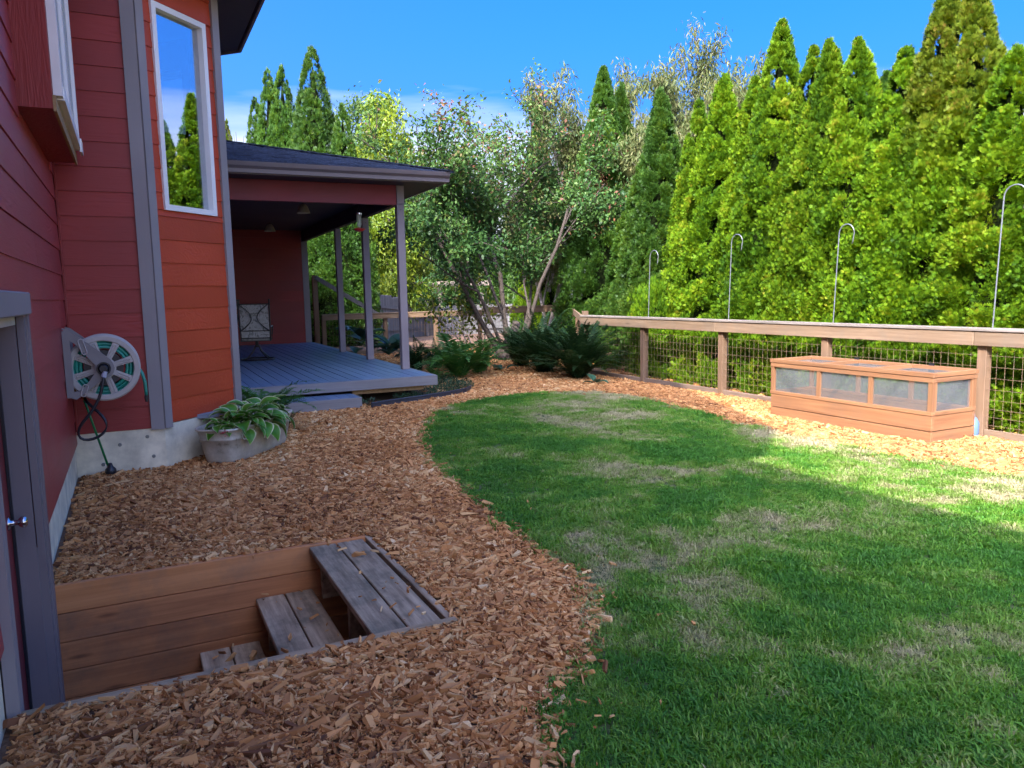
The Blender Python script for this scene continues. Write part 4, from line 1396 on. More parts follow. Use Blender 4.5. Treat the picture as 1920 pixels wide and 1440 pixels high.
# patio chairs
def chair(loc, rz, label):
    e = empty('patio_chair', loc, (0, 0, rz), label=label, cat='chair', group='swivel patio chairs on the porch')
    # local: back faces -Y (towards the camera), sitter looks +Y
    m = MB()
    n = 28
    m.tube([(.30 * math.cos(2 * PI * k / n), .30 * math.sin(2 * PI * k / n), .02) for k in range(n + 1)], .016, 6, cap=False)
    for k in range(4):
        a = PI / 4 + k * PI / 2
        ca, sa = math.cos(a), math.sin(a)
        m.tube([(.30 * ca, .30 * sa, .025), (.22 * ca, .22 * sa, .07), (.11 * ca, .11 * sa, .16), (.04 * ca, .04 * sa, .27)], .014, 6)
    m.tube([(0, 0, .24), (0, 0, .36)], .03, 8)
    m.build('swivel_base', M_bronze, e, wchild=False)
    m = MB().box(-.25, .25, -.22, .26, .36, .375)
    for s in (-1, 1):
        m.tube([(.26 * s, -.20, .36), (.265 * s, -.24, .60), (.27 * s, -.30, .85), (.275 * s, -.36, 1.10)], .014, 7)
        m.lathe([(0, -.02), (.014, -.012), (.02, 0), (.014, .016), (0, .02)], 8, 'Z', (.275 * s, -.362, 1.12))
        # arm
        m.tube([(.265 * s, -.26, .62), (.29 * s, -.1, .64), (.29 * s, .12, .63), (.28 * s, .22, .58), (.27 * s, .24, .48), (.26 * s, .2, .37)], .014, 6)
        # scrolls on the back
        m.tube([(s * (.25 - .20 * math.sin(t)), -.27 - .14 * (t / PI) - .012, .56 + .48 * t / PI) for t in np.linspace(0, PI, 13)], .009, 6)
    m.tube([(-.265, -.235, .56), (.265, -.235, .56)], .011, 6).tube([(-.275, -.345, 1.05), (.275, -.345, 1.05)], .011, 6).tube([(-.26, -.215, .42), (.26, -.215, .42)], .011, 6)
    m.build('frame', M_bronze, e, wchild=False)
    b = MB()
    rows = [(.40, -.205), (.56, -.222), (.70, -.25), (.85, -.285), (1.05, -.335)]
    for (za, ya), (zb, yb) in zip(rows, rows[1:]):
        b.quad((-.25, ya, za), (.25, ya, za), (.25, yb, zb), (-.25, yb, zb))
    o = b.build('sling_back', M_fabric, e, wchild=False)
    md = o.modifiers.new('t', 'SOLIDIFY'); md.thickness = .02; md.offset = 1
    MB().box(-.25, .25, -.20, .26, .375, .44, .02).build('seat_cushion', M_fabric, e, wchild=False)
chair((2.10, 15.05, .337), R(-12), 'high-backed swivel patio chair with printed sling on the porch')
chair((1.55, 16.1, .337), R(150), 'second patio chair half hidden behind the corner board of the bay')

# ------------------------------------------------------------------ screened raised bed
bed = empty('raised_bed', (6.97, 5.6, 0), label='cedar raised bed with screened frame and lid standing against the fence', cat='raised bed')
bx0, bx1, by0, by1 = 6.65, 7.30, 4.61, 6.63
for z0, z1 in ((.0, .115), (.123, .268)):
    MB().box(bx0, bx0 + .035, by0, by1, z0, z1, .003).build('board', M_cedar_y, bed)
    MB().box(bx1 - .035, bx1, by0, by1, z0, z1, .003).build('board', M_cedar_y, bed)
    MB().box(bx0 + .0355, bx1 - .0355, by0 + .003, by0 + .038, z0, z1, .003).build('board', M_cedar_yx, bed)
    MB().box(bx0 + .0355, bx1 - .0355, by1 - .038, by1 - .003, z0, z1, .003).build('board', M_cedar_yx, bed)
MB().box(bx0 + .036, bx1 - .036, by0 + .04, by1 - .04, .0, .17).build('soil', M_soil, bed)
def rail_y(x0, x1, z0, z1, nm, a=by0 - .004, c=by1 + .004): MB().box(x0, x1, a, c, z0, z1, .002).build(nm, M_cedar_y, bed)
def rail_x(y0, y1, z0, z1, nm, a=bx0 + .04, c=bx1 - .04): MB().box(a, c, y0, y1, z0, z1, .002).build(nm, M_cedar_yx, bed)
for (z0, z1) in ((.272, .308), (.585, .628)):
    rail_y(bx0 - .006, bx0 + .038, z0, z1, 'frame_rail'); rail_y(bx1 - .038, bx1 + .006, z0, z1, 'frame_rail')
    rail_x(by0 - .004, by0 + .04, z0, z1, 'frame_rail'); rail_x(by1 - .04, by1 + .004, z0, z1, 'frame_rail')
for x in (bx0 + .0, bx1 - .035):
    for i, y in enumerate((by0 + .0, by0 + .655, by0 + 1.31, by1 - .045)):
        MB().box(x, x + .034, y, y + .046, .308, .585).build('frame_post', M_cedar_yz, bed)
MB().box(bx0 + .036, bx0 + .07, by0 + .004, by0 + .038, .308, .585).build('frame_post', M_cedar_yz, bed)
MB().box(bx1 - .072, bx1 - .036, by0 + .004, by0 + .038, .308, .585).build('frame_post', M_cedar_yz, bed)
# lid
rail_y(bx0 - .012, bx0 + .045, .634, .676, 'lid_rail', by0 - .012, by1 + .012); rail_y(bx1 - .045, bx1 + .012, .634, .676, 'lid_rail', by0 - .012, by1 + .012)
for y in (by0 - .010, by0 + .66, by0 + 1.32, by1 - .035):
    rail_x(y, y + .045, .634, .674, 'lid_rail', bx0 + .0455, bx1 - .0455)
for i in range(3):
    a = by0 + .04 + .655 * i
    MB().box(bx0 + .015, bx0 + .017, a + .006, a + .61, .309, .584).build('screen', M_screen, bed)
    MB().box(bx1 - .020, bx1 - .018, a + .006, a + .61, .309, .584).build('screen', M_screen, bed)
    MB().box(bx0 + .046, bx1 - .046, a + .0, a + .61, .638, .640).build('screen', M_screen, bed)
MB().box(bx0 + .071, bx1 - .073, by0 + .018, by0 + .020, .309, .584).build('screen', M_screen, bed)
MB().box(bx0 + .05, bx1 - .05, by1 - .022, by1 - .020, .309, .584).build('screen', M_screen, bed)
m = MB()
for k in range(2):
    m.box(bx1 - .04, bx1 - .036, by0 + .42 + k * .9, by0 + .48 + k * .9, .59, .70)
m.build('hinge', M_blackpl, bed)
# pale plastic jug peeping out behind
jug = MB().lathe([(0, 0), (.05, 0), (.055, .01), (.055, .14), (.03, .19), (.014, .2), (.014, .23), (0, .23)], 12, 'Z', (7.353, 4.66, .0)).build('jug', plain('pale_blue_plastic', (.10, .17, .30), rough=.4), smooth=True)
tag(jug, 'pale blue plastic jug between the raised bed and fence post', 'jug')

# ------------------------------------------------------------------ wire fence along the hedge
FXX = 7.40
fence = empty('wire_fence', (FXX, 6, 0), label='low timber and wire-mesh fence running along the sunny hedge', cat='fence')
posts = [12.0, 10.2, 8.35, 6.54, 4.64, 2.7, .8, -1.0]
for y in posts:
    MB().box(FXX - .0, FXX + .092, y - .046, y + .046, -.1, .895 if y < 12 else 1.14, .005).build('post', M_fence_z, fence)
cuts = [12.03, 8.42, 4.70, .8, -1.2]
for a, b_ in zip(cuts, cuts[1:]):
    MB().box(FXX - .042, FXX - .002, b_ + .004, a, .895, 1.035, .004).build('rail', M_fence_y, fence)
for a, b_ in zip([12.03, 6.55, 2.6, -1.2], [6.55, 2.6, -1.2]):
    MB().box(FXX - .055, FXX + .10, b_ + .004, a, 1.037, 1.068, .004).build('cap', M_cap, fence)
for a, b_ in zip(posts, posts[1:]):
    MB().box(FXX + .02, FXX + .06, b_ + .048, a - .048, -.05, .075, .004).build('base_board', wood('dark_base_board', (.13, .085, .06), (.24, .165, .12), 'Y', dirt=(.1, .08, .06), dirt_amt=.5) if a > 7 else M_fence_y, fence)
    m = MB()
    n = int((a - b_ - .1) / .078)
    for k in range(1, n):
        y = b_ + .05 + k * (a - b_ - .1) / n
        m.tube([(FXX + .035, y, .07), (FXX + .035, y, .90)], .0014, 3, cap=False)
    for z in (.12, .20, .28, .37, .47, .58, .69, .80, .88):
        m.tube([(FXX + .031, b_ + .046, z), (FXX + .031, a - .046, z)], .0019, 3, cap=False)
    m.build('wire_mesh', M_wire, fence)

# far cross fence
fence2 = empty('cross_fence', (8, 19.4, 0), label='low timber and wire fence crossing behind the multi-stemmed tree', cat='fence')
FY2 = 19.4
p2 = [4.35, 5.95, 7.35, 8.65, 10.1, 11.55]
for i, x in enumerate(p2):
    MB().box(x - .05, x + .05, FY2, FY2 + .1, -.1, 1.0 if i < 5 else 1.12, .005).build('post', M_fence_z, fence2)
for a, b_ in ((4.3, 7.36), (7.364, 8.70), (8.705, 11.6)):
    MB().box(a, b_, FY2 - .044, FY2 - .004, .90 if a < 8 else .93, 1.02 if a < 8 else 1.09, .004).build('rail', M_fence_x, fence2)
    MB().box(a, b_, FY2 - .055, FY2 + .11, 1.022 if a < 8 else 1.092, 1.05 if a < 8 else 1.12, .004).build('cap', M_fence_x, fence2)
for a, b_ in zip(p2, p2[1:]):
    MB().box(a + .052, b_ - .052, FY2 + .03, FY2 + .07, .0, .10).build('base_board', M_fence_x, fence2)
    m = MB()
    n = int((b_ - a - .1) / .085)
    for k in range(1, n):
        x = a + .05 + k * (b_ - a - .1) / n
        m.tube([(x, FY2 + .05, .05), (x, FY2 + .05, .90)], .003, 3, cap=False)
    for z in (.2, .36, .52, .70, .86):
        m.tube([(a + .05, FY2 + .045, z), (b_ - .05, FY2 + .045, z)], .003, 3, cap=False)
    m.build('wire_mesh', M_wire, fence2)
# short run joining both fences
fence3 = empty('corner_fence', (9.5, 15.7, 0), label='short dappled run of timber fence joining the two wire fences', cat='fence')
MB().obar((7.46, 12.08, .97), (11.5, 19.36, 1.0), .04, .13).build('rail', M_fence_y, fence3)
for t in (.33, .66):
    x, y = 7.46 + 4.1 * t, 12.08 + 7.3 * t
    MB().box(x - .045, x + .045, y - .045, y + .045, -.1, .92).build('post', M_fence_z, fence3)

# gate brace post beside the wing
gp = empty('gate_post', (4.42, 20.3, 0), label='brown gate post with diagonal grey brace beside the porch wall', cat='post')
MB().box(4.30, 4.42, 20.25, 20.37, 0, 2.05).build('post', M_fence_z, gp)
MB().obar((4.36, 20.22, 2.0), (6.0, 20.22, .98), .05, .11).build('brace', M_greyfence, gp)

# ------------------------------------------------------------------ shepherd hooks
def hook(y, ztop, lean, label):
    x = 7.505
    r = .105
    yt = y - lean
    pts = [(x, y, .55), (x, y - lean * .3, 1.06), (x, yt, ztop - r)]
    for j in range(1, 11):
        t = PI - j * (PI * 1.12) / 10
        pts.append((x, yt - r - r * math.cos(t), ztop - r + r * math.sin(t)))
    e = pts[-1]
    pts += [(x, e[1] + .006, e[2] - .05), (x, e[1] + .02, e[2] - .085)]
    o = MB().tube(pts, .0068, 8).build('shepherd_hook', M_hook, smooth=True)
    tag(o, label, 'plant hook', 'shepherd hooks along the fence')
hook(10.18, 2.12, .06, 'slim metal shepherd hook furthest along the fence, by the round bush')
hook(8.32, 2.23, .06, 'metal shepherd hook above the fence post left of the raised bed')
hook(6.53, 2.21, .07, 'metal shepherd hook directly behind the raised bed')
hook(4.63, 2.41, .06, 'tall thick metal shepherd hook nearest the camera')

# ------------------------------------------------------------------ vegetation builders
def thuja_mesh(name, seed, H, Rb, nc, spr, mat, prof=.65, globe=False, fine=1.0):
    g = np.random.default_rng(seed)
    # clump centres over the surface
    out = []
    while len(out) < nc:
        z = g.uniform(.0, 1.0)
        rr = ((1 - z) ** prof) if not globe else math.sqrt(max(1 - (2 * z - .75) ** 2 / 1.6, .02))
        if g.uniform() < rr + .20:
            a = g.uniform(0, 2 * PI)
            # open hollows where the dark core shows as shade
            if z < .62 and mnoise.noise(Vector((math.cos(a) * 2.6, math.sin(a) * 2.6, z * 8 + seed * 3.1))) < -.21:
                continue
            out.append((z, rr, a))
    z = np.array([o[0] for o in out]); rr = np.array([o[1] for o in out])
    th = np.array([o[2] for o in out])
    lob = np.array([mnoise.noise(Vector((math.cos(a) * 1.6, math.sin(a) * 1.6, b * 3.2 + seed))) for a, b in zip(th, z)])
    lob2 = np.array([mnoise.noise(Vector((math.cos(a) * 4.5, math.sin(a) * 4.5, b * 9 + seed))) for a, b in zip(th, z)])
    rad = Rb * rr * (1 + .22 * lob + .14 * lob2) * (1 - g.uniform(0, .26, nc) * np.clip(1.25 - z, .3, 1))
    Cc = np.stack([rad * np.cos(th), rad * np.sin(th), z * H + .02], 1)
    outd = np.stack([np.cos(th), np.sin(th), np.full(nc, .42)], 1)
    outd = norm(outd)
    rc = g.uniform(.09, .19, nc) * np.clip(.32 + .9 * rr, .38, 1)
    base = np.clip(.46 + .34 * lob + g.normal(0, .10, nc), 0, 1)
    # sprays
    idx = np.repeat(np.arange(nc), spr)
    n = len(idx)
    dv = norm(g.normal(size=(n, 3)))
    s = np.sum(dv * outd[idx], 1)
    dv = np.where((s < -.15)[:, None], -dv, dv)
    st = np.array([1.0, 1.0, 1.35])
    P = Cc[idx] + dv * st * (rc[idx] * g.uniform(.35, 1.0, n))[:, None]
    D = norm(dv * .75 + outd[idx] * .25 + np.array([0, 0, .65]) + g.normal(0, .24, (n, 3)))
    Nn = outd[idx] * .9 + g.normal(0, .55, (n, 3))
    Nn = norm(Nn - D * np.sum(Nn * D, 1)[:, None])
    Sd = np.cross(D, Nn)
    parts = []
    tint = np.clip(base[idx] + g.normal(0, .16, n), 0, 1)
    L = g.uniform(.045, .085, n) * fine; W = L * g.uniform(.125, .18, n)
    for a, f in ((0, 1.0), (.42, .85), (-.42, .85), (.85, .62), (-.85, .62)):
        Dk = D * math.cos(a) + Sd * math.sin(a)
        parts.append(blades(P, Dk, Nn, L * f, W, tint, wide=.6))
    V, F, T = joinVF(parts)
    return npmesh(name, V, F, T, mat=mat)

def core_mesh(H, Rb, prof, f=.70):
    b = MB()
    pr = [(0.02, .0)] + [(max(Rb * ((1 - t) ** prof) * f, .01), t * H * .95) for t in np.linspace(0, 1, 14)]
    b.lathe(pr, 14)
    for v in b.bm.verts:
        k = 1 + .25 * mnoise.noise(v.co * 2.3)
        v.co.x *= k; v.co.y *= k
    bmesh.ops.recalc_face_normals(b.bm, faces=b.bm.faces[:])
    me = bpy.data.meshes.new('dark_core'); b.bm.to_mesh(me); b.bm.free()
    me.materials.append(M_core)
    return me

TH, TR = 5.0, 1.0
TV = [thuja_mesh('crown', 21 + k, TH, TR, 860, 108, M_thuja, prof=.82, fine=.80) for k in range(2)]
TV += [TV[0], TV[1]]
FAR = thuja_mesh('crown', 40, TH, TR, 760, 34, M_thuja, prof=.75, fine=1.05)
TVb = (TV[1], M_thuja_brown)
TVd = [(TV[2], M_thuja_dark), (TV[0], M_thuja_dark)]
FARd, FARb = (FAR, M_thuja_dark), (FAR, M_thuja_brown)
CORE = core_mesh(TH, TR, .85, .56)
tr_b = MB().tube([(0, 0, -.1), (0.02, 0, 1), (0, .02, 3), (0, 0, 4.4)], [.09, .07, .04, .01], 7)
me_tr = bpy.data.meshes.new('trunk'); tr_b.bm.to_mesh(me_tr); tr_b.bm.free(); me_tr.materials.append(M_bark)

def thuja(x, y, H, Rr, me, rot, label, name='arborvitae', group='arborvitae hedge behind the wire fence', z=0.0):
    e = empty(name, (x, y, z), (0, 0, rot), label=label, cat='tree', group=group)
    sc = (Rr / TR, Rr / TR, H / TH)
    me, pig = me if isinstance(me, tuple) else (me, None)
    for nm, mm in (('crown', me), ('dark_core', CORE), ('trunk', me_tr)):
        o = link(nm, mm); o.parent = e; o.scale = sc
        if nm == 'crown' and pig is not None:
            o.material_slots[0].link = 'OBJECT'
            o.material_slots[0].material = pig
    return e

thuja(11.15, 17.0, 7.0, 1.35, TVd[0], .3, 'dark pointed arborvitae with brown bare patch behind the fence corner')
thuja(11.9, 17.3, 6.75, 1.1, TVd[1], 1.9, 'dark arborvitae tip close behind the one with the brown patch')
thuja(12.2, 22.4, 7.3, .95, TV[0], 2.2, 'narrow bright arborvitae glimpsed behind the multi-stemmed tree', group='arborvitae beyond the cross fence')
thuja(8.95, 11.75, 5.05, 1.0, TVd[0], 4.0, 'blunt dark green arborvitae left of the bright hedge')
thuja(9.25, 12.9, 3.6, .95, TVd[1], 5.0, 'low dark arborvitae in the shaded gap of the hedge')
thuja(9.0, 10.75, 4.65, .85, TV[3], .9, 'arborvitae with low rounded tip right of the blunt dark one')
thuja(8.75, 9.85, 4.80, 1.0, TV[0], 1.4, 'arborvitae in front of the pale drooping tree, left of the tall pointed one')
thuja(8.8, 9.2, 4.62, .95, TV[1], 3.0, 'arborvitae shoulder just left of the tall pointed one')
thuja(8.7, 8.60, 5.22, 1.02, TV[2], 0.0, 'tall sharply pointed bright arborvitae near the middle of the hedge')
thuja(8.75, 8.05, 4.74, .90, TV[3], 2.6, 'arborvitae with left of two equal tips, right of the tallest middle point')
thuja(8.65, 7.68, 4.70, .92, TV[0], 4.4, 'arborvitae with right of two equal tips in the middle hedge')
thuja(8.7, 7.26, 4.60, .95, TV[2], 5.3, 'slim pointed arborvitae beside the dark notch in the hedge')
thuja(9.15, 7.2, 4.22, .80, TVd[0], .6, 'small dark tip in the notch left of the bronzed pair')
thuja(8.6, 6.50, 4.28, .98, TV[1], 1.1, 'broad yellow-green arborvitae leaning against the bronzed pair')
thuja(8.75, 6.10, 4.92, 1.0, TVb, 3.6, 'left of the two tall bronzed arborvitae tips')
thuja(8.8, 5.80, 4.86, 1.0, TVb, .2, 'right of the two tall bronzed arborvitae tips')
thuja(8.6, 5.20, 3.92, 1.0, TV[0], 2.0, 'bright arborvitae at the right edge of the photo')
thuja(8.65, 4.45, 4.1, 1.0, TV[3], 3.3, 'arborvitae beyond the tall thick shepherd hook')
thuja(8.6, 3.7, 4.2, 1.0, TV[2], 1.0, 'arborvitae past the near end of the wire fence')
# low skirts of new growth in front of the hedge
GM = thuja_mesh('crown', 61, .9, .46, 110, 70, M_thuja, globe=True, fine=.78)
GC = core_mesh(.8, .42, .35, .66)
def globe(x, y, s, sz, rot, label, group=None, me=GM):
    e = empty('round_bush', (x, y, 0), (0, 0, rot), label=label, cat='bush', group=group)
    for nm, mm in (('crown', me), ('dark_core', GC)):
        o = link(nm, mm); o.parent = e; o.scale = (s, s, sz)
globe(8.05, 10.75, .85, 1.65, 0, 'small rounded arborvitae bush behind the fence, left of the furthest hook')
globe(7.95, 7.55, .62, .50, 1, 'little bright bush behind the mesh left of the raised bed', 'low bushes behind the wire mesh')
globe(7.95, 8.95, .6, .95, 2, 'low bush behind the mesh between the second and third posts', 'low bushes behind the wire mesh')
globe(7.95, 6.2, .62, .8, 3, 'low bush behind the raised bed lid', 'low bushes behind the wire mesh')
globe(7.98, 4.15, .68, 1.1, 4, 'low bush behind the mesh right of the raised bed', 'low bushes behind the wire mesh')
globe(8.0, 3.5, .7, 1.0, 5, 'low bush behind the mesh at the right edge of the photo', 'low bushes behind the wire mesh')
globe(8.0, 5.4, .66, 1.0, 6, 'low bush behind the near end of the raised bed', 'low bushes behind the wire mesh')
globe(8.05, 8.15, .7, 1.15, 7, 'low bush behind the mesh post left of the raised bed', 'low bushes behind the wire mesh')
globe(8.0, 6.9, .7, 1.1, 8, 'low bush behind the far end of the raised bed', 'low bushes behind the wire mesh')
globe(8.1, 9.7, .7, .9, 9, 'shaded low bush behind the mesh beside the second fence post', 'low bushes behind the wire mesh')
# bare brown patch on the dark tree
g = np.random.default_rng(9)
n = 900
P = np.stack([g.normal(10.42, .12, n), g.normal(16.1, .12, n), g.normal(3.75, .34, n)], 1)
V, F, T = blades(P, norm(np.stack([g.normal(-.5, .4, n), g.normal(-.6, .4, n), g.normal(-.5, .6, n)], 1)), rvec(n), g.uniform(.06, .16, n), g.uniform(.012, .03, n), g.uniform(0, 1, n))
dead = link('dead_foliage', npmesh('dead_foliage', V, F, T, mat=M_dead))
world_child(dead, [o for o in bpy.data.objects if o.name == 'arborvitae'][0])

def spot(px, depth):
    """ground point on a bearing, given its distance along the view axis"""
    lat = (px - 960) / FPX * depth
    return math.sin(YAW) * depth + math.cos(YAW) * lat, math.cos(YAW) * depth - math.sin(YAW) * lat

# conifers behind the porch; deep green foliage stands in for the shade on them
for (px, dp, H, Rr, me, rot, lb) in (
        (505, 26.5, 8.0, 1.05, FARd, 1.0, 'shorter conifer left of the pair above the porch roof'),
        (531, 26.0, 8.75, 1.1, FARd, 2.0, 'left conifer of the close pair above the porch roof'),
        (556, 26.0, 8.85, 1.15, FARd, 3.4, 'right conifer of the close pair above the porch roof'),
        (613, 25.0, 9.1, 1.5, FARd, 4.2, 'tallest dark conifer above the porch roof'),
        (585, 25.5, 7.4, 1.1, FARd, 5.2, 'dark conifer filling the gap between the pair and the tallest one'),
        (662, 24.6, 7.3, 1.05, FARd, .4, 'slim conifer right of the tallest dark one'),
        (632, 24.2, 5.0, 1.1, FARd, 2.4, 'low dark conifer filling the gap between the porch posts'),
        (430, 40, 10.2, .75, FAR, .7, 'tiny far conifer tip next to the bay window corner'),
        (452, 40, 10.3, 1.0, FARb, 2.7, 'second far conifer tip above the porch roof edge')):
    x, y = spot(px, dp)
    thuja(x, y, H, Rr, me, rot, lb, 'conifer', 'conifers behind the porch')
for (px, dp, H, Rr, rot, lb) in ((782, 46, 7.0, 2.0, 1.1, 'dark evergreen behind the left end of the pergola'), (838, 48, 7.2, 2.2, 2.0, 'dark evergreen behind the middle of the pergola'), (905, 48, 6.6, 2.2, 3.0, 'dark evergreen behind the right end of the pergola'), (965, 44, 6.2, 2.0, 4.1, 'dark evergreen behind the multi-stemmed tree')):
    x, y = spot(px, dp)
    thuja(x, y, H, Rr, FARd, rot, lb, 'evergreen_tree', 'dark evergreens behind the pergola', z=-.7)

# broadleaf trees: branches grown recursively, leaves on the outer shoots
def grow_tree(seed, stems, levels, spread, leaf_n, leaf, droop, jitter, lean=0.0, up=.25, rmin=.006, seglen=4):
    g = random.Random(seed)
    wood_m = MB(); anchors = []
    def branch(p, d, L, r, lev):
        pts = [p]; rad = [r]
        q = p.copy(); dd = d.copy()
        for i in range(seglen):
            dd = (dd + Vector((g.gauss(0, jitter), g.gauss(0, jitter), g.gauss(0, jitter) + up * .1))).normalized()
            q = q + dd * (L / seglen)
            pts.append(q.copy()); rad.append(r * (1 - .45 * (i + 1) / seglen))
            if lev <= 1:
                anchors.append((q.copy(), dd.copy(), lev))
        wood_m.tube(pts, [max(x, rmin) for x in rad], 6 if r > .02 else 4, cap=False)
        if lev == 0: return
        nb = g.randint(3, 4) if lev > 1 else g.randint(3, 5)
        for k in range(nb):
            t = g.uniform(.35, 1.0)
            i = min(int(t * seglen), seglen)
            a = rnd_perp(dd, g)
            nd = (dd * g.uniform(.5, .9) + a * g.uniform(.5, 1.0) * spread + Vector((0, 0, up * .6))).normalized()
            branch(pts[i], nd, L * g.uniform(.5, .72), rad[i] * .62, lev - 1)
    for (p, d, L, r) in stems:
        branch(Vector(p), Vector(d).normalized(), L, r, levels)
    A = np.array([a[0][:] for a in anchors]); D = np.array([a[1][:] for a in anchors])
    h = np.random.default_rng(seed)
    k = h.integers(0, len(A), leaf_n)
    P = A[k] + h.normal(0, leaf['scatter'], (leaf_n, 3))
    Dl = norm(D[k] * leaf.get('follow', .4) + h.normal(0, .6, (leaf_n, 3)) + np.array([0, 0, -droop]))
    Nn = norm(h.normal(0, .6, (leaf_n, 3)) + np.array([0, 0, .7]))
    L = h.uniform(*leaf['L'], leaf_n); W = L * h.uniform(*leaf['W'], leaf_n)
    zz = (P[:, 2] - P[:, 2].min()) / (np.ptp(P[:, 2]) + 1e-6)
    br = h.uniform(0, 1, len(A))
    T = np.clip(h.normal(.42, .18, leaf_n) + (br[k] - .5) * .35 + leaf.get('top', 0) * (zz - .5), 0, 1)
    V, F, T4 = blades(P, Dl, Nn, L, W, T, wide=.45)
    return wood_m, npmesh('leaves', V, F, T4)
def rnd_perp(d, g):
    v = Vector((g.gauss(0, 1), g.gauss(0, 1), g.gauss(0, 1)))
    v = v - d * v.dot(d)
    return v.normalized()
def tree(name, loc, seed, label, bark, leafm, group=None, trunkname='trunk', **kw):
    e = empty(name, loc, label=label, cat='tree', group=group)
    w, lm = grow_tree(seed, **kw)
    w.build(trunkname, bark, e, wchild=False, smooth=True)
    lm.materials.append(leafm)
    o = link('crown', lm); o.parent = e
    return e

# the multi-stemmed tree at the end of the path
tree('multi_stemmed_tree', (7.72, 15.75, 0), 4, 'multi-stemmed small tree with glossy green and russet leaves at the path end', M_bark, M_plum,
     stems=[((-.05, 0, 0), (-.58, .25, 1.0), 3.3, .055), ((.05, 0, 0), (.10, .1, 1.0), 3.9, .075), ((-.15, .05, 0), (-.42, -.1, 1.0), 3.8, .06), ((.1, -.05, 0), (.45, -.25, 1.0), 3.6, .055), ((.12, .05, 0), (.5, .2, 1.0), 3.3, .05), ((-.1, -.06, 0), (-.36, -.3, 1.0), 3.4, .045)],
     levels=3, spread=.80, rmin=.010, leaf_n=44000, leaf=dict(scatter=.12, L=(.065, .125), W=(.45, .65), top=.45), droop=.35, jitter=.15, up=.34)
# low wrinkled stump and suckers at its foot
st = empty('tree_stump', (7.62, 15.5, 0), label='dark gnarled stump at the foot of the multi-stemmed tree', cat='stump')
m = MB().tube([(7.55, 15.5, -.05), (7.60, 15.5, .25), (7.74, 15.52, .55), (7.84, 15.55, .85)], [.30, .22, .14, .07], 12)
for k in range(5):
    a = k * 1.3
    m.tube([(7.6 + .1 * math.cos(a), 15.5 + .1 * math.sin(a), .3), (7.6 + .38 * math.cos(a), 15.5 + .38 * math.sin(a), .0)], [.09, .05], 6)
for v in m.bm.verts:
    v.co += Vector((mnoise.noise(v.co * 9), mnoise.noise(v.co * 9 + Vector((5, 0, 0))), mnoise.noise(v.co * 9 + Vector((0, 7, 0))))) * .035
m.build('stump_wood', M_bark, st, smooth=True)
tree('sapling', (7.0, 16.3, 0), 15, 'thin yellow-green sucker stems left of the gnarled stump', M_bark_pale, M_lit,
     stems=[((0, 0, 0), (-.25, .1, 1), 1.5, .02), ((.1, 0, 0), (-.05, .1, 1), 1.6, .02), ((.25, 0, 0), (.2, .1, 1), 1.4, .018), ((.15, .1, 0), (-.5, 0, 1), 1.5, .018), ((.35, .1, 0), (.1, .2, 1), 1.2, .015)],
     levels=1, spread=.8, leaf_n=700, leaf=dict(scatter=.07, L=(.08, .13), W=(.5, .7)), droop=.3, jitter=.1, up=.2)
# pale mottled stem of the drooping trees and their crowns
tree('drooping_tree', (11.0, 19.9, 0), 23, 'tree with pale drooping narrow leaves rising behind the multi-stemmed one', M_bark_pale, M_willow, 'pale drooping trees',
     stems=[((0, 0, 0), (.02, .0, 1), 4.6, .085), ((.05, 0, 0), (-.22, 0, 1), 4.3, .06), ((.1, 0, 1.5), (.20, .05, 1), 3.6, .05)],
     levels=3, spread=.62, rmin=.012, leaf_n=40000, leaf=dict(scatter=.13, L=(.12, .22), W=(.17, .25), follow=.1), droop=1.15, jitter=.10, up=.55)
tree('drooping_tree', (12.6, 15.6, 0), 31, 'broad pale drooping tree showing above the left half of the hedge', M_bark_pale, M_willow, 'pale drooping trees',
     stems=[((0, 0, 0), (-.30, .12, 1), 4.15, .08), ((.05, 0, 0), (.05, 0, 1), 4.3, .08), ((0, .05, 0), (.32, -.1, 1), 4.1, .07), ((.05, .05, 0), (.55, -.25, 1), 3.8, .06)],
     levels=3, spread=.72, rmin=.012, leaf_n=76000, leaf=dict(scatter=.14, L=(.11, .20), W=(.18, .26), follow=.1), droop=1.15, jitter=.12, up=.55)
# bright trees behind the cross fence
def cloud_tree(name, loc, H, Rr, n, mat, seed, label, group, squash=1.0, L=(.14, .26), low=.12):
    g = np.random.default_rng(seed)
    e = empty(name, loc, label=label, cat='tree', group=group)
    nc = 150
    z = g.uniform(low, 1, nc); th = g.uniform(0, 2 * PI, nc)
    rad = Rr * np.sqrt(np.clip(1 - ((z - .42) / .60) ** 2, .02, 1)) * g.uniform(.35, 1.0, nc)
    Cc = np.stack([rad * np.cos(th), rad * np.sin(th), z * H], 1)
    k = g.integers(0, nc, n)
    P = Cc[k] + g.normal(0, 1, (n, 3)) * np.array([.26, .26, .30]) * Rr * .55 * squash
    D = norm(g.normal(0, .6, (n, 3)) + np.array([0, 0, -.75]))
    base = g.uniform(.2, .8, nc)
    Ls = g.uniform(*L, n)
    V, F, T = blades(P, D, rvec(n), Ls, Ls * g.uniform(.28, .45, n), np.clip(base[k] + g.normal(0, .15, n), 0, 1))
    link('crown', npmesh('crown', V, F, T, mat=mat)).parent = e
    b = MB().tube([(0, 0, -.9), (.1, 0, H * .3), (0, .1, H * .8)], [.16, .11, .03], 7)
    for j in range(9):
        a = j * 2.4; zz = H * (.25 + .06 * j)
        b.tube([(0, 0, zz), (math.cos(a) * Rr * .6, math.sin(a) * Rr * .6, zz + Rr * .5)], [.05, .012], 5)
    b.build('trunk', M_bark, e, wchild=False)
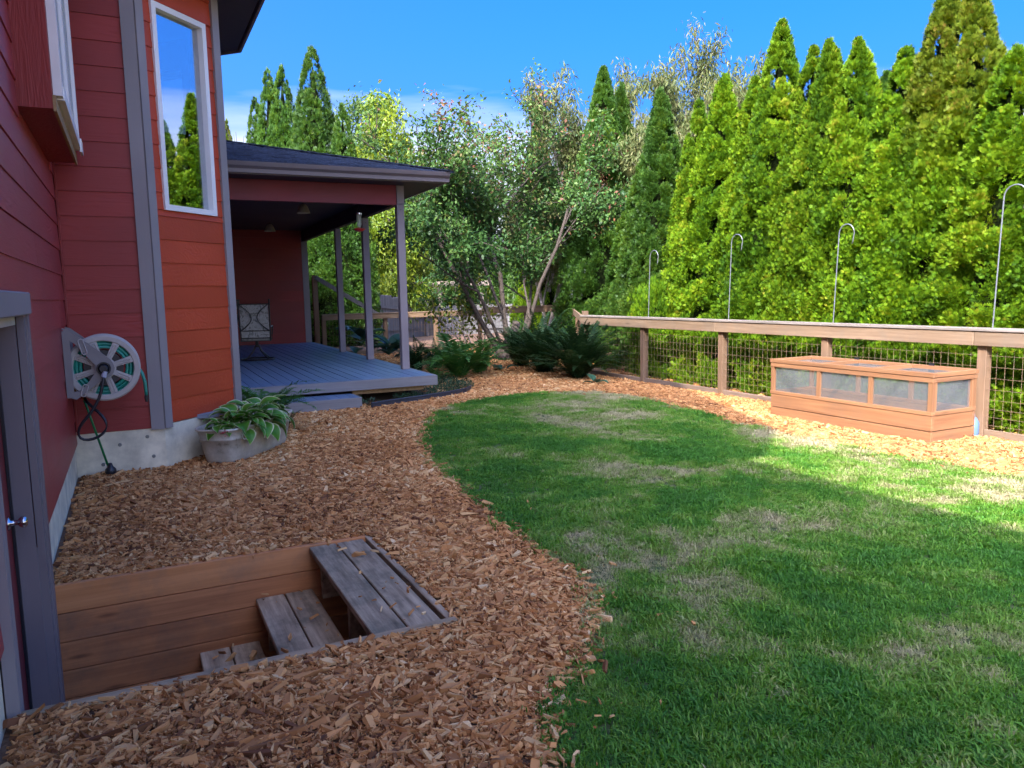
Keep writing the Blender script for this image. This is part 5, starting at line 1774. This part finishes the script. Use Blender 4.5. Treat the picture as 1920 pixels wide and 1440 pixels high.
for (px, dp, H, Rr, n, mt, seed, lb) in (
        (737, 33, 9.6, 1.45, 13000, M_lime, 51, 'bright lime tree with weeping foliage above the porch gutter'),
        (700, 37, 10.4, 1.9, 12000, M_mid, 52, 'softer mid-green tree top behind the lime tree'),
        (775, 34, 7.9, 1.2, 9000, M_lime, 53, 'lower lime tree between the porch corner and the multi-stemmed tree'),
        (712, 33.5, 5.6, 1.05, 9000, M_lime, 54, 'lit yellow-green shrub tree seen between the porch posts'),
        (650, 36, 9.4, 1.1, 6000, M_mid, 55, 'mid-green tree half hidden behind the slim conifer')):
    x, y = spot(px, dp)
    cloud_tree('leafy_tree', (x, y, -.3), H + .3, Rr, n, mt, seed, lb, 'leafy trees beyond the cross fence')
for (px, dp, H, Rr, seed, lb) in ((760, 52, 3.2, 2.6, 61, 'bushy greenery under the left half of the pergola'), (850, 52, 3.2, 2.8, 62, 'bushy greenery under the right half of the pergola'), (940, 46, 3.4, 2.6, 63, 'bushy greenery behind the yellow-green suckers'), (1030, 40, 4.0, 2.4, 64, 'bushy greenery behind the cross fence corner')):
    x, y = spot(px, dp)
    cloud_tree('bush', (x, y, -.9), H, Rr, 5000, M_mid, seed, lb, 'bushes beyond the fences', L=(.18, .3), low=.0)
# bare twigs by the far conifer
x, y = spot(470, 40)
b = MB(); gg = random.Random(8)
for k in range(9):
    a = gg.uniform(-.6, .6)
    b.tube([(x, y, 0 if k == 0 else 6), (x + a * .3, y, 8.2), (x + a * 1.2, y + gg.uniform(-.3, .3), 9.4 + gg.uniform(0, .9))], [.05 if k == 0 else .03, .025, .008], 4)
tw = b.build('twiggy_tree', M_bark)
tag(tw, 'thin bare twigs sticking up above the porch roof edge', 'tree')

# ------------------------------------------------------------------ privacy fence and pergola in the distance
pf = empty('privacy_fence', (9, 30, 0), label='silvered dog-eared board privacy fence beyond the cross fence', cat='fence')
def boards(p0, p1, zt0, zt1, zb, n, step):
    a = Vector((*p0, 0)); c = Vector((*p1, 0))
    d = (c - a) / n
    nn = Vector((d.y, -d.x, 0)).normalized()
    for i in range(n):
        q0 = a + d * (i + .03); q1 = a + d * (i + .97)
        t = i / n
        zt = zt0 + (zt1 - zt0) * (round(t * step) / step if step else t) + random.uniform(-.02, .02)
        b = MB()
        pr = [(0, zb), (0, zt - .07), (.22, zt), (.78, zt), (1, zt - .07), (1, zb)]
        f = [b.bm.verts.new(q0.lerp(q1, u) + Vector((0, 0, z))) for u, z in pr]
        k = [b.bm.verts.new(q0.lerp(q1, u) - nn * .02 + Vector((0, 0, z))) for u, z in pr]
        b.bm.faces.new(f); b.bm.faces.new(k[::-1])
        for j in range(6):
            b.bm.faces.new([f[j], k[j], k[(j + 1) % 6], f[(j + 1) % 6]])
        b.build('fence_board', M_greyfence, pf)
A = spot(655, 26.5); B = spot(802, 35.5); D = spot(1010, 36.5)
boards(A, B, 1.80, 1.12, -.6, 64, 7)
boards(B, D, .98, .98, -.7, 36, 0)
for (p, q, z0, z1) in ((A, B, 1.25, .72), (A, B, .25, .0), (B, D, .55, .55), (B, D, -.1, -.1)):
    a = Vector((*p, z0)); c = Vector((*q, z1)); n = Vector((c.y - a.y, a.x - c.x, 0)).normalized() * .05
    MB().obar(a + n, c + n, .04, .10).build('fence_rail', M_greyfence, pf)
for px, dp, zt in ((803, 35.2, 1.15), (760, 32.6, 1.3)):
    x, y = spot(px, dp)
    MB().box(x - .06, x + .06, y - .06, y + .06, -.6, zt).build('fence_post', M_greyfence, pf)

per = empty('pergola', (12, 37, -.5), label='bleached timber pergola with rafter tails beyond the privacy fence', cat='pergola')
p0 = Vector((*spot(732, 40), 0)); p1 = Vector((*spot(925, 41), 0))
dpx = (p1 - p0).normalized(); npx = Vector((-dpx.y, dpx.x, 0))
MB().obar(p0 + Vector((0, 0, 2.10)), p1 + Vector((0, 0, 2.10)), .05, .14).build('fascia', M_pergola, per)
MB().obar(p0 + npx * 2 + Vector((0, 0, 2.10)), p1 + npx * 2 + Vector((0, 0, 2.10)), .05, .14).build('fascia', M_pergola, per)
L = (p1 - p0).length
for i in range(16):
    q = p0 + dpx * (L * (i + .5) / 16)
    MB().obar(q + Vector((0, 0, 1.98)) - npx * .2, q + npx * 2.1 + Vector((0, 0, 1.98)), .05, .14).build('rafter', M_pergola, per)
MB().obar(p0 + npx * .5 + dpx * .1 + Vector((0, 0, 1.70)), p0 + npx * .5 + dpx * 2.9 + Vector((0, 0, 1.70)), .08, .32).build('beam', M_pergola, per)
for t in (1.45, 2.75, 5.0):
    q = p0 + dpx * t + npx * .5
    MB().box(q.x - .08, q.x + .08, q.y - .08, q.y + .08, -.9, 1.55).build('post', M_pergola, per)

# ------------------------------------------------------------------ ferns, bushes and bed planting
def frond_mesh(name, L, mat, pairs=26, wid=.16, arch=1.3, seed=0, lean0=1.15):
    g = np.random.default_rng(seed)
    pts = [np.zeros(3)]
    n = pairs
    ang = lean0
    for i in range(n):
        a = lean0 - arch * ((i + 1) / n) ** 1.3
        pts.append(pts[-1] + np.array([0, math.cos(a), math.sin(a)]) * L / n)
    pts = np.array(pts)
    Pp, Dd, Nn, Ll, Ww = [], [], [], [], []
    for i in range(2, n + 1):
        t = i / n
        w = wid * L * (math.sin(PI * (t ** .75) * .97 + .05)) + .01
        d = pts[i] - pts[i - 1]; d /= np.linalg.norm(d)
        up = np.cross(np.array([1., 0, 0]), d)
        for s in (-1, 1):
            Pp.append(pts[i]); Dd.append(np.array([s * .9, 0, 0]) + d * .42 + up * g.normal(.05, .12)); Nn.append(up + g.normal(0, .12, 3))
            Ll.append(w * g.uniform(.85, 1.1)); Ww.append(L / n * g.uniform(.75, 1.0))
    Pp.append(pts[-1]); Dd.append(pts[-1] - pts[-2]); Nn.append(np.array([0, 0, 1.])); Ll.append(.03); Ww.append(.01)
    T = np.clip(g.normal(.45, .18, len(Pp)), 0, 1)
    V, F, T4 = blades(np.array(Pp), np.array(Dd), np.array(Nn), np.array(Ll), np.array(Ww), T, wide=.4)
    # stalk
    sv = []; sf = []
    for i, p in enumerate(pts):
        sv += [p + np.array([-.003, 0, 0]), p + np.array([.003, 0, 0])]
        if i: sf.append((2 * i - 2, 2 * i - 1, 2 * i + 1, 2 * i))
    V2 = np.array(sv); o = len(V)
    return npmesh(name, np.concatenate([V, V2]), np.concatenate([F, np.array(sf) + o]), np.concatenate([T4, np.full(len(V2), .3)]), mat=mat)
FR = [frond_mesh('frond', 1.0, M_fern, seed=k, arch=1.25 + .2 * k, lean0=1.2 - .05 * k) for k in range(3)]
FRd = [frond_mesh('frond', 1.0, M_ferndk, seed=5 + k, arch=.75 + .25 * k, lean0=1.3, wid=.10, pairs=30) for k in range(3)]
def fern(loc, n, L, meshes, seed, label, name='fern', tilt=.35, cat='fern', group=None, arc=(0, 2 * PI)):
    g = random.Random(seed)
    e = empty(name, loc, label=label, cat=cat, group=group)
    for i in range(n):
        o = link('frond', meshes[i % len(meshes)]); o.parent = e
        a = arc[0] + (arc[1] - arc[0]) * (i + g.uniform(-.4, .4)) / n
        s = L * g.uniform(.7, 1.12)
        o.rotation_euler = Euler((g.uniform(-tilt, tilt * .7), g.uniform(-.15, .15), a), 'XYZ')
        o.scale = (s, s, s)
        o.location = (g.gauss(0, .05), g.gauss(0, .05), 0)
    return e
fern((5.15, 12.55, 0), 30, 1.2, FR, 1, 'big bright green fern right of the porch deck corner')
fern((5.7, 12.9, 0), 16, 1.0, FR, 2, 'low spreading fern reaching over the path edge')
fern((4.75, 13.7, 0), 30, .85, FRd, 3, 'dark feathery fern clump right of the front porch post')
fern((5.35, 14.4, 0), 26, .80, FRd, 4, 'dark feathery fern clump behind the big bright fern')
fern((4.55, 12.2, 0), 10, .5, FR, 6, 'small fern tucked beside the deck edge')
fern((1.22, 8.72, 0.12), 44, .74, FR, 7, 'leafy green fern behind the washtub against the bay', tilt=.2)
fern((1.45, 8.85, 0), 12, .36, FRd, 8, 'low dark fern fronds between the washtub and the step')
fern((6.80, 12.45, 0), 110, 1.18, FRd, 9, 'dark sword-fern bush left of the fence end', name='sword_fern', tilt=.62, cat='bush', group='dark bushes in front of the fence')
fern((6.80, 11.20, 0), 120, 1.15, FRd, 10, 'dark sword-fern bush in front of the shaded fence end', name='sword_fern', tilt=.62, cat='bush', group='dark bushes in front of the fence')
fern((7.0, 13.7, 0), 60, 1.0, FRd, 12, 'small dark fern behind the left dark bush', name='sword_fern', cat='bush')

def big_leaf(nm, mat):
    V, F, T = [], [], []
    for i in range(8):
        u = i / 7
        w = .36 * math.sin(PI * min(u * .96 + .04, .99) ** .8) ** .8
        for j in range(7):
            s = (j / 6 - .5) * 2
            V.append((w * s, u, .22 * math.sin(u * 2.0) - .32 * u * u + .10 * abs(s) ** 1.4 + .012 * math.sin(s * 8)))
            T.append(abs(s) * .5 + u * .3)
    for i in range(7):
        for j in range(6):
            a = i * 7 + j
            F.append((a, a + 1, a + 8, a + 7))
    return npmesh(nm, V, F, T, smooth=True, mat=mat)
BL = big_leaf('leaf', M_bighosta)
def bigplant(loc, n, s, seed, label, zst=.2):
    g = random.Random(seed)
    e = empty('broad_leaved_plant', loc, label=label, cat='plant')
    for i in range(n):
        o = link('leaf', BL); o.parent = e
        a = i * 2.4 + g.uniform(-.4, .4)
        k = s * g.uniform(.75, 1.15)
        o.scale = (k, k, k)
        o.location = (math.cos(a + PI / 2) * .07, math.sin(a + PI / 2) * .07, zst * g.uniform(.5, 1.3))
        o.rotation_euler = Euler((g.uniform(-.1, .55), g.uniform(-.2, .2), a), 'XYZ')
bigplant((4.75, 15.2, 0), 15, .42, 3, 'blue-green broad-leaved hosta beside the deck edge', .38)
bigplant((4.75, 17.4, 0), 11, .5, 4, 'broad-leaved plant with long leaves behind the middle porch post', .5)
bigplant((6.62, 10.35, 0), 5, .2, 5, 'tiny broad-leaved plant at the foot of the dark bush', .05)
bigplant((6.35, 13.2, 0), 4, .22, 6, 'little broad-leaved seedling in the bark by the tree', .05)

# ground cover beside the step, stuff nobody could count
g = np.random.default_rng(77)
n = 9000
x = g.uniform(2.7, 4.9, n); y = g.uniform(9.9, 12.6, n)
ok = in_poly(x, y, BED) & (vnoise(x, y, 2.2, 4.0) > -.12)
x, y = x[ok], y[ok]; n = len(x)
P = np.stack([x, y, g.uniform(0, .09, n)], 1)
V, F, T = blades(P, norm(np.stack([g.normal(0, .7, n), g.normal(0, .7, n), np.full(n, .6)], 1)), rvec(n), g.uniform(.03, .08, n), g.uniform(.008, .016, n), g.uniform(0, 1, n))
tag(link('ground_cover', npmesh('ground_cover', V, F, T, mat=M_cover)), 'low feathery green ground cover beside the deck step', 'ground cover', kind='stuff')
# bed edging strip
pts = [(2.78, 9.86), (3.1, 10.0), (3.6, 10.18), (4.1, 10.38), (4.45, 10.58), (4.65, 10.85)]
b = MB()
for (a0, a1), (b0, b1) in zip(pts, pts[1:]):
    b.obar((a0, a1, .035), (b0, b1, .035), .012, .075)
b.tube([(p[0], p[1], .078) for p in pts], .014, 7)
tag(b.build('bed_edging', M_edge), 'curved black plastic edging strip along the planting bed', 'edging')
